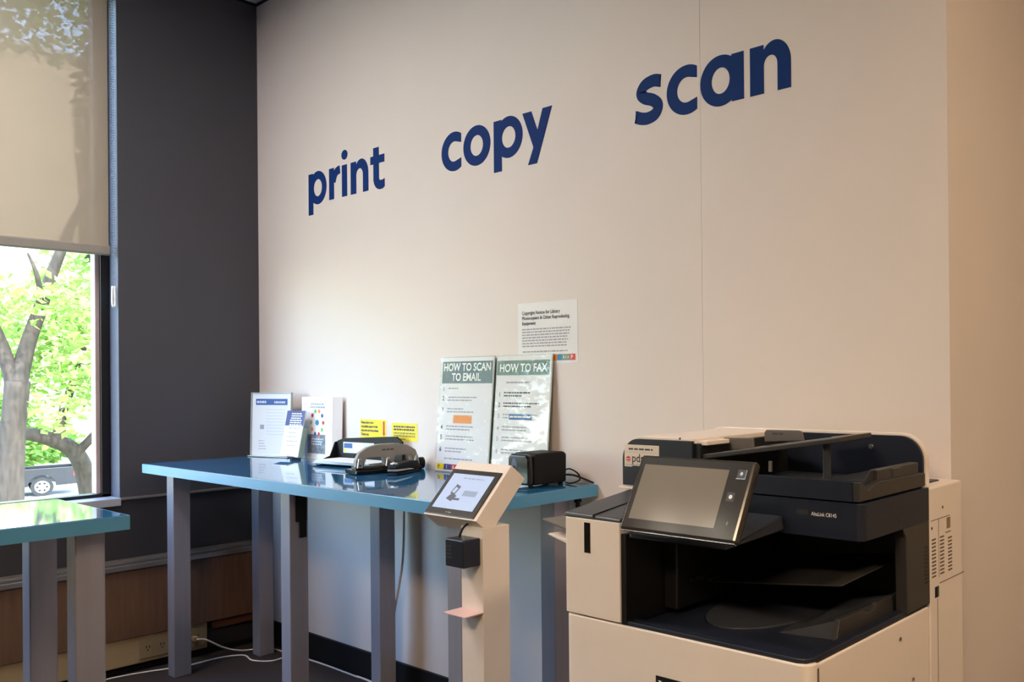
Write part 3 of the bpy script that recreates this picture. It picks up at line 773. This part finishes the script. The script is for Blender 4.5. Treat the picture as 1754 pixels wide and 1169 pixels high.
# ------------------------------------------------------------------ desk items
# letter tray with paper
t = Thing('paper_tray', 'black plastic paper tray with a label on its back wall on the blue table', 'paper tray', (1.03, -.13, ZT))
b = B()
ang = .10
T = Matrix.Translation((.83, -.175, ZT+.001)) @ Matrix.Rotation(ang, 4, 'Z')
b.box(0, .42, 0, .11, .004, .008, M['black'], .001, T)
prof = [(.0, .014), (.006, .004), (.03, 0), (.42, 0), (.42, .098), (.385, .118), (.05, .102), (.012, .092), (0, .078)]
b.prism(prof, 'y', .105, .112, M['black'], .001, T)
b.prism([(.01, 0), (.11, 0), (.11, .088), (.098, .086), (.075, .03), (.02, .012)], 'x', 0, .006, M['black'], .001, T @ Matrix.Rotation(0, 4, 'Z'))
t.part('tray_shell', b)
b = B(); Fl = Frame(T @ Vector((.05, .1048, .042)), T.to_3x3() @ Vector((1, 0, 0)), (0, 0, 1))
b.rect(Fl, 0, .20, 0, .045, M['paper_blue']); b.rect(Fl, .07, .13, .004, .041, M['white_print'], .0006); b.rect(Fl, .005, .06, .02, .04, M['ink_blue'], .0006); b.rect(Fl, .005, .02, .003, .017, M['yellow'], .0006); t.part('label', b, 'blue and white label')
for k in range(4):
    b = B(); T2 = T @ Matrix.Translation((.03+.006*k, -.020-.004*(k % 2), .0082+k*.0042)) @ Matrix.Rotation(-.02*k+.02, 4, 'Z')
    b.prism([(0, 0), (.36, 0), (.36, .0025), (.10, .0038), (0, .003)], 'y', 0, .11, M['paper'], 0, T2)
    o = single('paper_sheets', b, ['lowest thin sheaf of white paper in the black tray', 'second sheaf of white paper from the tray floor', 'third sheaf of white paper from the tray floor', 'topmost sheaf of white paper in the black tray'][k], 'paper', 'white paper in the black tray')

# hole punch
t = Thing('hole_punch', 'large grey arched three hole punch on the blue table', 'hole punch', (1.345, -.17, ZT))
T = Matrix.Translation((1.36, -.172, ZT+.001)) @ Matrix.Rotation(math.radians(-9), 4, 'Z')    # local y along the length, +x to the front
b = B(); b.box(-.075, .03, -.125, .125, 0, .016, M['black_gloss'], .004, T); b.box(-.03, .012, -.12, .12, .016, .028, M['print_dgrey'], .003, T)
t.part('base', b)
b = B()
pts = [(-.118, .026), (-.118, .05), (-.105, .078), (-.075, .097), (-.035, .106), (.03, .106), (.075, .098), (.108, .078), (.12, .045), (.118, .026), (.098, .026), (.092, .060), (.03, .060), (.018, .026), (-.012, .026), (-.018, .058), (-.078, .058), (-.088, .026)]
bmx = B()
b.prism(pts, 'x', -.012, .010, M['punch_grey'], .002, T)
# skin bending back over the top
b.hexa([T @ Vector(q) for q in [(-.012, -.105, .078), (-.06, -.10, .060), (-.06, .10, .060), (-.012, .105, .078), (-.012, -.035, .105), (-.045, -.035, .083), (-.045, .05, .083), (-.012, .05, .105)]], M['punch_grey'])
t.part('handle', b)
for yy in (-.105, .0, .108):
    b = B(); b.prism([(yy-.011, .022), (yy+.011, .022), (yy+.006, .058), (yy-.006, .058)], 'x', .008, .020, M['chrome'], .002, T); b.cyl(T @ Vector((.020, yy, .032)), T @ Vector((.023, yy, .032)), .004, M['print_dgrey'], n=10); t.part('punch_post', b, 'shiny metal punch post')
b = B(); b.cyl(T @ Vector((-.02, .128, .022)), T @ Vector((-.02, .150, .022)), .022, M['black'], n=20); t.part('end_knob', b)
b = B(); Fl = Frame(T @ Vector((.0105, -.022, .082)), T.to_3x3() @ Vector((0, 1, 0)), (0, 0, 1)); lines(b, Fl, 0, .045, 0, 1, .01, .005, M['ink_dark'], .0003, 3, .02); t.part('mark', b)

# stapler
t = Thing('stapler', 'small dark stapler lying in front of the hole punch', 'stapler', (1.475, -.165, ZT))
T = Matrix.Translation((1.452, -.155, ZT+.0005)) @ Matrix.Rotation(math.radians(26), 4, 'Z')  # local -y is the front tip
b = B(); b.box(-.02, .02, -.085, .07, 0, .008, M['black'], .003, T); t.part('base', b)
b = B(); b.prism([(-.085, .022), (-.083, .034), (-.05, .042), (.02, .046), (.06, .042), (.072, .024), (.07, .008), (.05, .010), (.0, .020)], 'x', -.018, .018, M['black'], .004, T); t.part('upper_arm', b)
b = B(); b.prism([(-.084, .014), (-.084, .021), (.0, .019), (.04, .012)], 'x', -.0185, .0185, M['chrome'], .001, T); b.cyl(T @ Vector((-.012, -.07, .04)), T @ Vector((.012, -.07, .04)), .006, M['chrome'], n=10); t.part('staple_rail', b, 'shiny metal staple rail')

# electric pencil sharpener
t = Thing('pencil_sharpener', 'black electric pencil sharpener with a shiny end at the right table end', 'pencil sharpener', (2.165, -.135, ZT))
b = B(); b.prism([(-.19, .909), (-.057, .909), (-.055, 1.0), (-.068, 1.009), (-.18, 1.009), (-.19, 1.003)], 'x', 2.105, 2.212, M['black'], .006, seg=3); t.part('body', b)
b = B(); b.prism([(2.108, .910), (2.209, .910), (2.209, .995), (2.197, 1.007), (2.120, 1.007), (2.108, .995)], 'y', -.212, -.19, M['black_gloss'], .007, seg=3); t.part('front_cover', b)
b = B(); b.disc(Frame((2.14, -.2123, .97), (1, 0, 0), (0, 0, 1)), 0, 0, .014, .024, M['sheen_blue'], .0003); b.disc(Frame((2.14, -.2123, .962), (1, 0, 0), (0, 0, 1)), 0, 0, .006, .009, M['black'], .0008); t.part('pencil_hole', b, 'pencil hole in a painted blue highlight')
for x, y in ((2.12, -.195), (2.197, -.195), (2.12, -.07), (2.197, -.07), (2.197, -.13)):
    b = B(); b.cyl((x, y, ZT), (x, y, .911), .008, M['black'], n=12); t.part('foot', b)
b = B(); b.tube([(2.19, -.055, .94), (2.20, -.035, .948), (2.235, -.03, .935), (2.25, -.035, .915), (2.235, -.06, .905), (2.20, -.05, .905)], .0025, M['black'], 8)
b.tube([(2.19, -.055, .93), (2.22, -.035, .928), (2.262, -.02, .915), (2.29, -.012, .905)], .003, M['black'], 8); t.part('cord', b)
b = B(); b.box(2.255, 2.262, -.06, -.045, .80, .863, M['black'], .001); b.box(2.252, 2.266, -.063, -.042, .845, .863, M['black'], .001)
single('cable_clip', b, 'black cable clip under the right end of the long table', 'clip')

# ------------------------------------------------------------------ kiosk
t = Thing('self_service_kiosk', 'slim cream kiosk post with a tilted touchscreen head before the table', 'kiosk', (2.56, -.65, 0))
a = .7176
F = Frame((2.383, -.7034, .9037), (1, 0, 0), (0, math.sin(a), math.cos(a))); Wd, L, TH = .2133, .1661, .0562
b = B(); b.box(2.52, 2.605, -.69, -.61, 0, .885, M['kiosk_white'], .0015); b.box(2.36, 2.78, -.80, -.56, 0, .012, M['kiosk_white'], .003); t.part('post', b)
b = B(); b.slab(F, 0, Wd, 0, L, -TH, 0, M['kiosk_white'], .001); hd = t.part('head', b)
b = B(); b.slab(F, .003, Wd-.012, .004, L-.026, 0, .003, M['bezel'], .001); tabl = t.part('tablet', b, under=None)
b = B(); b.rect(F, .019, Wd-.030, .022, L-.040, M['screen_on'], .0034); t.part('screen', b, 'lit blue-grey screen', under=tabl)
b = B(); b.slab(F, .070, .105, .048, .054, .0034, .0038, M['screen_ink'])
b.polyF(F, [(.052, .050), (.078, .043), (.088, .060), (.064, .068)], M['screen_ink'], .0040); b.polyF(F, [(.056, .066), (.076, .062), (.082, .088), (.062, .094)], M['screen_ink'], .0042); b.polyF(F, [(.060, .070), (.073, .067), (.077, .082), (.065, .086)], M['screen_on'], .0044)
b.rect(F, .106, .160, .062, .078, M['screen_grey'], .0040); lines(b, F, .07, .16, .112, 1, .008, .003, M['screen_grey'], .0040, 3); t.part('screen_graphic', b, under=tabl)
b = B(); lines(b, F, .085, .115, .010, 1, .006, .004, M['print_grey'], .0034, 4); t.part('mark', b, under=tabl)
b = B(); b.tube([F.p(.045, L, -.045), F.p(.05, L+.012, -.05), F.p(.065, L+.018, -.05), F.p(.075, L+.006, -.05)], .005, M['black_gloss'], 8); t.part('camera_clip', b, 'small black clip on top of the head')
b = B(); b.box(2.525, 2.596, -.740, -.69, .795, .862, M['adapter'], .003)
for k in range(4): b.box(2.530, 2.550, -.7412, -.739, .842-k*.009, .845-k*.009, M['print_dgrey'])
b.tube([(2.545, -.715, .86), (2.545, -.70, .885), (2.55, -.67, .90)], .003, M['black'], 8); t.part('card_reader', b, 'black box on the post front')
b = B(); b.box(2.519, 2.6055, -.743, -.688, .680, .683, M['pink'], .0008); t.part('shelf', b, 'small pinkish shelf plate')

# ------------------------------------------------------------------ photocopier
X0, X1, YF, YB = 2.921, 3.541, -.72, -.02
t = Thing('photocopier', 'large cream and navy office photocopier at the right against the wall', 'photocopier', (3.231, -.37, 0))
def rounded(x0, x1, y0, y1, r_, corners, n=8):
    """plan outline; corners: subset of 'fl','fr','bl','br' to round"""
    out = []
    for nm, cx, cy_, a0 in (('fl', x0+r_, y0+r_, 180), ('fr', x1-r_, y0+r_, 270), ('br', x1-r_, y1-r_, 0), ('bl', x0+r_, y1-r_, 90)):
        if nm in corners: out += [(cx+r_*math.cos(math.radians(a0+k*90/n)), cy_+r_*math.sin(math.radians(a0+k*90/n))) for k in range(n+1)]
        else: out.append({'fl': (x0, y0), 'fr': (x1, y0), 'br': (x1, y1), 'bl': (x0, y1)}[nm])
    return out
W_ = M['print_white']; NV = M['print_navy']; BK = M['print_black']
b = B(); b.box(X0+.003, X1-.002, YF+.034, -.214, .03, .735, W_, .003); b.box(X0+.02, X1-.02, -.69, -.05, 0, .03, M['print_dgrey']); t.part('lower_cabinet', b)
b = B(); b.prism(rounded(X0, X1, YF, YF+.032, .024, ('fl', 'fr')), 'z', .425, .7385, W_, .003); dr = t.part('front_door', b)
for z0, z1 in ((.235, .420), (.045, .230)):
    b = B(); b.prism(rounded(X0, X1, YF, YF+.032, .024, ('fl', 'fr')), 'z', z0, z1, W_, .003)
    dw = t.part('drawer', b)
    b = B(); b.box(3.10, 3.36, YF-.002, YF+.01, z1-.045, z1-.02, M['print_dgrey'], .003); t.part('handle', b, under=dw)
b = B(); Fp = Frame((3.186, YF-.0003, .611), (1, 0, 0), (0, 0, 1)); b.slab(Fp, 0, .15, 0, .0445, 0, .0015, M['print_black'], .0006); pl = t.part('name_plate', b, 'dark plate with white lettering')
b = B(); b.text('xerox', Fp, .009, .012, .052, M['white_print'], bold=.0010, off=.0020, sx=1.0); t.part('lettering', b, under=pl)
b = B(); b.prism([(X0, -.178), (3.512, -.178), (3.512, -.212), (X1, -.212), (X1, YB-.008), (X1-.008, YB), (X0+.008, YB), (X0, YB-.008)], 'z', .02, .9945, W_, .003); t.part('rear_cabinet', b)
# seams, screws, vents on the right flank
b = B()
b.box(X1-.001, X1+.0004, -.1735, -.1715, .03, .745, M['seam']); b.box(X1-.001, X1+.0004, -.16, YB, .7755, .7775, M['seam']); b.box(X1-.001, X1+.0004, -.205, -.10, .921, .9225, M['seam']); b.box(X1-.001, X1+.0004, -.164, -.1625, .79, .921, M['seam'])
b.box(X1-.001, X1+.0004, -.692, -.686, .03, .728, M['seam'])
t.part('panel_seam', b)
for yc, n0 in ((-.190, 11), (-.145, 11), (-.100, 10)):
    b = B()
    for k in range(n0):
        z = .795+k*.0082; b.box(X1-.001, X1+.0006, yc-.011, yc+.011, z, z+.0036, M['seam'])
    t.part('vent', b)
b = B(); b.box(X1-.001, X1+.0008, -.186, -.166, .748, .772, M['black']); b.box(X1-.001, X1+.0012, -.174, -.166, .750, .770, mat('dark_green', (.05, .09, .06), .5)); t.part('power_switch', b, 'black and green switch')
b = B(); b.box(X1-.001, X1+.0010, -.118, -.098, .893, .918, M['tan_dark'], .0005); b.box(X1-.001, X1+.0012, -.125, -.096, .884, .886, M['seam']); t.part('latch', b)
for y, z in ((-.14, .945), (-.60, .640), (-.36, .700), (-.645, .665), (-.30, .60), (-.20, .905)):
    b = B(); b.cyl((X1-.001, y, z), (X1+.001, y, z), .0035, M['seam'], n=10); t.part('screw', b)
# left column with cap
b = B(); b.prism(rounded(X0, 3.0895, YF, -.52, .014, ('fl',)), 'z', .7425, .9475, W_, .003); b.box(X0+.003, 3.06, -.52, -.05, .735, .97, W_, .003); pc = t.part('left_column', b)
b = B(); b.box(2.986, 3.004, YF-.0008, YF+.002, .876, .940, M['black_gloss'], .0005); t.part('waste_window', b, 'dark slot window', under=pc)
b = B()
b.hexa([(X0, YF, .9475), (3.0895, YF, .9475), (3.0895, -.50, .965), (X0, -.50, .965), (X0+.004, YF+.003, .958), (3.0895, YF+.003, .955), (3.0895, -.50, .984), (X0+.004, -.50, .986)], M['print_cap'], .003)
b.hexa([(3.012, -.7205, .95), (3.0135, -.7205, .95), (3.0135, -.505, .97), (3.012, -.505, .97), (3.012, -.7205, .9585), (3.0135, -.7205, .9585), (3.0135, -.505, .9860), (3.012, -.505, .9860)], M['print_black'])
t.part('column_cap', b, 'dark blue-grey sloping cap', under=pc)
b = B(); b.hexa([(2.714, -.60, .903), (2.92, -.60, .865), (2.92, -.47, .865), (2.74, -.47, .903), (2.714, -.60, .908), (2.92, -.60, .871), (2.92, -.47, .871), (2.74, -.47, .908)], M['print_grey'], .002)
b.hexa([(2.735, -.60, .870), (2.92, -.60, .828), (2.92, -.50, .828), (2.76, -.50, .874), (2.735, -.60, .874), (2.92, -.60, .850), (2.92, -.50, .850), (2.76, -.50, .878)], W_, .002); t.part('bypass_tray', b)
# output cavity
b = B(); b.box(3.0895, 3.103, YF+.004, -.22, .740, .925, BK); b.box(3.0895, 3.512, -.20, -.178, .728, .925, BK)
b.box(3.103, 3.14, -.60, -.23, .75, .925, BK, .004)
for z, y0, y1 in ((.868, -.52, -.40), (.805, -.56, -.50), (.793, -.50, -.40)): b.box(3.14, 3.146, y0, y1, z, z+.006, M['print_dgrey'], .001)
t.part('output_bay', b)
b = B(); b.prism([(-.325, .742), (-.212, .742), (-.212, .925), (-.345, .925), (-.33, .905)], 'x', 3.514, X1, M['print_dgrey'], .002); t.part('rear_post', b)
b = B()
for k in range(10): b.box(X1-.001, X1+.0006, -.238, -.222, .79+k*.0085, .7935+k*.0085, BK)
t.part('vent', b)
b = B(); b.prism(rounded(3.0895, X1-.006, YF+.006, -.215, .022, ('fr',)), 'z', .7345, .7375, NV)
b.prism([(3.0895, YF+.006), (3.513, YF+.006), (3.5285, YF+.013), (3.535, YF+.028), (3.535, -.215), (3.512, -.215), (3.512, -.672), (3.0895, -.684)], 'z', .7365, .7475, NV, .0025)
b.box(3.10, 3.515, -.7015, -.6995, .747, .7485, NV); b.box(3.521, 3.523, -.69, -.23, .747, .7485, NV)
t.part('tray_deck', b)
b = B()
lip = [(-.562, .7375), (-.549, .777), (-.455, .7755), (-.443, .768), (-.425, .764), (-.405, .768), (-.393, .777), (-.29, .777), (-.258, .7375)]
b.prism(lip, 'x', 3.494, 3.506, M['print_dgrey'], .0015)
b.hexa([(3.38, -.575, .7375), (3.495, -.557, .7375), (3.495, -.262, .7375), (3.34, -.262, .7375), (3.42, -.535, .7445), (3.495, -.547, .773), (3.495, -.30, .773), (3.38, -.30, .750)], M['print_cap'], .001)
pts = [(3.27+.115*math.cos(q), -.42+.20*math.sin(q)) for q in np.linspace(0, 2*math.pi, 28, endpoint=False)]
b.prism(pts, 'z', .7375, .742, M['print_cap'], .001)  # low oval stands in for a disc-like reflection on the tray
t.part('output_tray', b)
b = B(); b.hexa([(3.10, -.50, .786), (3.482, -.50, .827), (3.482, -.202, .839), (3.10, -.202, .800), (3.10, -.50, .790), (3.482, -.50, .8305), (3.482, -.202, .8425), (3.10, -.202, .804)], M['print_dgrey'], .001)
t.part('middle_tray', b)
# scanner
b = B(); b.prism(rounded(2.935, X1, -.517, -.212, .016, ('fr', 'fl')), 'z', .9235, .9975, NV, .003); b.box(2.935, 3.50, -.212, -.06, .93, .9975, NV, .003)
sc_ = t.part('scanner_unit', b)
b = B(); Fp = Frame((3.425, -.5174, .9665), (1, 0, 0), (0, 0, 1)); b.text('AltaLink C8145', Fp, 0, 0, .0105, M['white_print'], sx=.88, bold=.0001); b.rect(Fp, -.035, -.008, 0, .010, M['print_dgrey'], .0004); t.part('model_lettering', b, 'small white lettering', under=sc_)
for y, z in ((-.497, .973), (-.458, .969), (-.415, .967), (-.345, .968), (-.28, .965), (-.468, .950), (-.36, .943), (-.365, .948)):
    b = B(); b.cyl((X1-.001, y, z), (X1+.0008, y, z), .0032, BK, n=10); t.part('screw', b)
# feeder lid
b = B()
prof = [(-.522, 1.001), (-.222, 1.001), (-.222, 1.030), (-.44, 1.0335), (-.485, 1.022), (-.498, 1.026), (-.508, 1.040), (-.522, 1.040)]
b.prism(prof, 'x', X1-.022, X1-.004, M['print_dgrey'], .002)
b.prism(rounded(2.94, X1-.004, -.522, -.507, .014, ('fr',)), 'z', 1.001, 1.040, NV, .002)
b.box(2.94, X1-.022, -.508, -.20, 1.001, 1.012, NV, .001)
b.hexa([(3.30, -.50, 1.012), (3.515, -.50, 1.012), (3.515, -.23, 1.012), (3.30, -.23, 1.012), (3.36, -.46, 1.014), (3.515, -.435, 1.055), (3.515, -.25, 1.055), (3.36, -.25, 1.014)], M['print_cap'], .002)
b.box(3.505, 3.527, -.425, -.235, 1.025, 1.054, M['print_dgrey'], .002); b.box(3.524, 3.530, -.365, -.325, 1.030, 1.052, M['print_dgrey'], .002)
lid = t.part('feeder_lid', b)
def arch_outline(x0, x1, z0, z1, r_, left=True, right=True, n=10, ins=0.):
    o = []
    o.append((x0+ins, z0)); 
    if left: o += [(x0+r_-(r_-ins)*math.cos(q), z1-r_+(r_-ins)*math.sin(q)) for q in np.linspace(0, math.pi/2, n)]
    else: o.append((x0+ins, z1-ins))
    if right: o += [(x1-r_+(r_-ins)*math.sin(q), z1-r_+(r_-ins)*math.cos(q)) for q in np.linspace(0, math.pi/2, n)]
    else: o.append((x1-ins, z1-ins))
    o.append((x1-ins, z0)); return o
# rear feeder wall with rounded shoulders: white shell round a navy face
b = B(); b.prism(arch_outline(2.86, 3.508, .99, 1.111, .062), 'y', -.15, -.134, W_, .002); t.part('feeder_shell', b)
b = B(); b.prism(arch_outline(2.87, 3.508, .992, 1.111, .062, ins=.006), 'y', -.158, -.148, NV, .001)
b.cyl((3.372, -.160, 1.077), (3.372, -.157, 1.077), .0065, M['chrome'], n=14); t.part('feeder_rear_face', b)
b = B(); b.prism(arch_outline(2.897, 3.122, .992, 1.109, .055, right=False), 'y', -.508, -.15, W_, .002); b.box(2.893, 2.94, -.520, -.50, .984, .990, W_, .002); hp = t.part('feeder_hump', b)
b = B(); b.prism(arch_outline(2.897, 3.122, .993, 1.109, .055, right=False, ins=.006), 'y', -.515, -.505, NV, .001); b.cyl((3.075, -.5085, 1.107), (3.075, -.507, 1.107), .003, M['seam'], n=10); t.part('hump_front', b, 'navy rounded front panel', under=hp)
b = B(); Fp = Frame((2.9105, -.5154, 1.037), (1, 0, 0), (0, 0, 1)); b.slab(Fp, 0, .108, 0, .052, -.001, .0006, M['kiosk_white'], .0003); st = t.part('service_sticker', b, 'white service sticker')
Fs = Frame(Fp.p(0, 0, .0006), Fp.ex, Fp.ez)
b = B(); b.text('pds', Fs, .024, .012, .027, M['ink_dark'], bold=.0004); b.disc(Fs, .013, .018, .0075, .0065, M['red']); b.rect(Fs, .006, .020, .0175, .0195, M['kiosk_white'], .0008); b.rect(Fs, .0085, .0175, .0135, .015, M['kiosk_white'], .0008); lines(b, Fs, .014, .09, .040, 1, .01, .004, M['ink_dark'], seed=3, ragged=.02); b.rect(Fs, .004, .104, .034, .0346, M['ink_grey']); lines(b, Fs, .005, .10, .004, 1, .01, .002, M['ink_grey'], seed=7, ragged=.02); t.part('sticker_print', b, under=st)
b = B(); b.box(3.10, 3.135, -.509, -.16, 1.012, 1.0985, BK, .002); b.box(3.13, 3.165, -.49, -.2, 1.012, 1.070, BK, .003); b.box(3.112, 3.150, -.505, -.42, 1.094, 1.104, W_, .002); t.part('feeder_throat', b)
# input tray
b = B()
zf = lambda x: 1.072+(x-3.135)*.143
b.hexa([(3.135, -.503, zf(3.135)-.009), (3.484, -.503, zf(3.484)-.009), (3.484, -.37, zf(3.484)-.006), (3.135, -.215, zf(3.135)-.004), (3.135, -.503, zf(3.135)+.002), (3.484, -.503, zf(3.484)+.002), (3.484, -.37, zf(3.484)+.004), (3.135, -.215, zf(3.135)+.006)], M['print_dgrey'], .002)
b.hexa([(3.40, -.39, 1.105), (3.484, -.37, 1.1155), (3.40, -.22, 1.105), (3.30, -.22, 1.09), (3.40, -.39, 1.110), (3.484, -.37, 1.122), (3.40, -.22, 1.115), (3.30, -.22, 1.102)], M['print_dgrey'])
b.box(3.43, 3.445, -.48, -.47, 1.012, 1.108, M['print_cap'], .002)
b.box(3.31, 3.318, -.50, -.495, 1.045, 1.068, M['print_grey'], .001)
t.part('input_tray', b)
b = B(); b.prism([(3.107, 1.075), (3.205, 1.082), (3.203, 1.107), (3.103, 1.104), (3.10, 1.098)], 'y', -.405, -.398, M['print_grey'], .0015); t.part('paper_guide', b)
b = B(); b.prism([(3.166, 1.090), (3.275, 1.097), (3.270, 1.117), (3.262, 1.120), (3.172, 1.119), (3.166, 1.113)], 'y', -.305, -.298, M['print_grey'], .0015); lines(b, Frame((3.19, -.3052, 1.108), (1, 0, 0), (0, 0, 1)), 0, .035, 0, 1, .01, .005, M['ink_dark'], .0004, 3); t.part('paper_guide', b)
# control panel
a = math.radians(26.8)
F = Frame((3.113, -.7477, .943), (1, 0, 0), (0, math.sin(a), math.cos(a))); Wd, L = .290, .1611
b = B(); b.slab(F, 0, Wd, 0, L, -.020, 0, M['bezel'], .006); cpn = t.part('control_panel', b)
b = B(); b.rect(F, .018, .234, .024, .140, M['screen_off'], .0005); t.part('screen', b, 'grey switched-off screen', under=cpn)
b = B(); b.slab(F, .004, Wd-.004, -.0005, .003, -.012, -.004, M['chrome']); t.part('bright_strip', b, under=cpn)
b = B(); b.rect(F, .255, .275, .124, .142, M['print_dgrey'], .0006); b.rect(F, .254, .2755, .123, .1245, M['chrome'], .0008); b.rect(F, .2745, .2755, .123, .142, M['chrome'], .0008); b.disc(F, .2645, .1335, .0035, .0035, M['chrome'], .001); t.part('button', b, under=cpn)
b = B(); b.rect(F, .244, .262, .078, .096, M['print_dgrey'], .0006); b.disc(F, .2535, .087, .0042, .0042, M['paper'], .001); t.part('button', b, under=cpn)
b = B(); b.disc(F, .262, .036, .002, .004, M['print_grey'], .0008); t.part('sensor', b, under=cpn)
b = B(); b.hexa([(3.12, -.725, .921), (3.36, -.715, .921), (3.36, -.517, .93), (3.10, -.517, .93), (3.12, -.725, .930), (3.368, -.70, .933), (3.356, -.517, .960), (3.10, -.517, .960)], M['print_cap'], .004); t.part('panel_bracket', b)
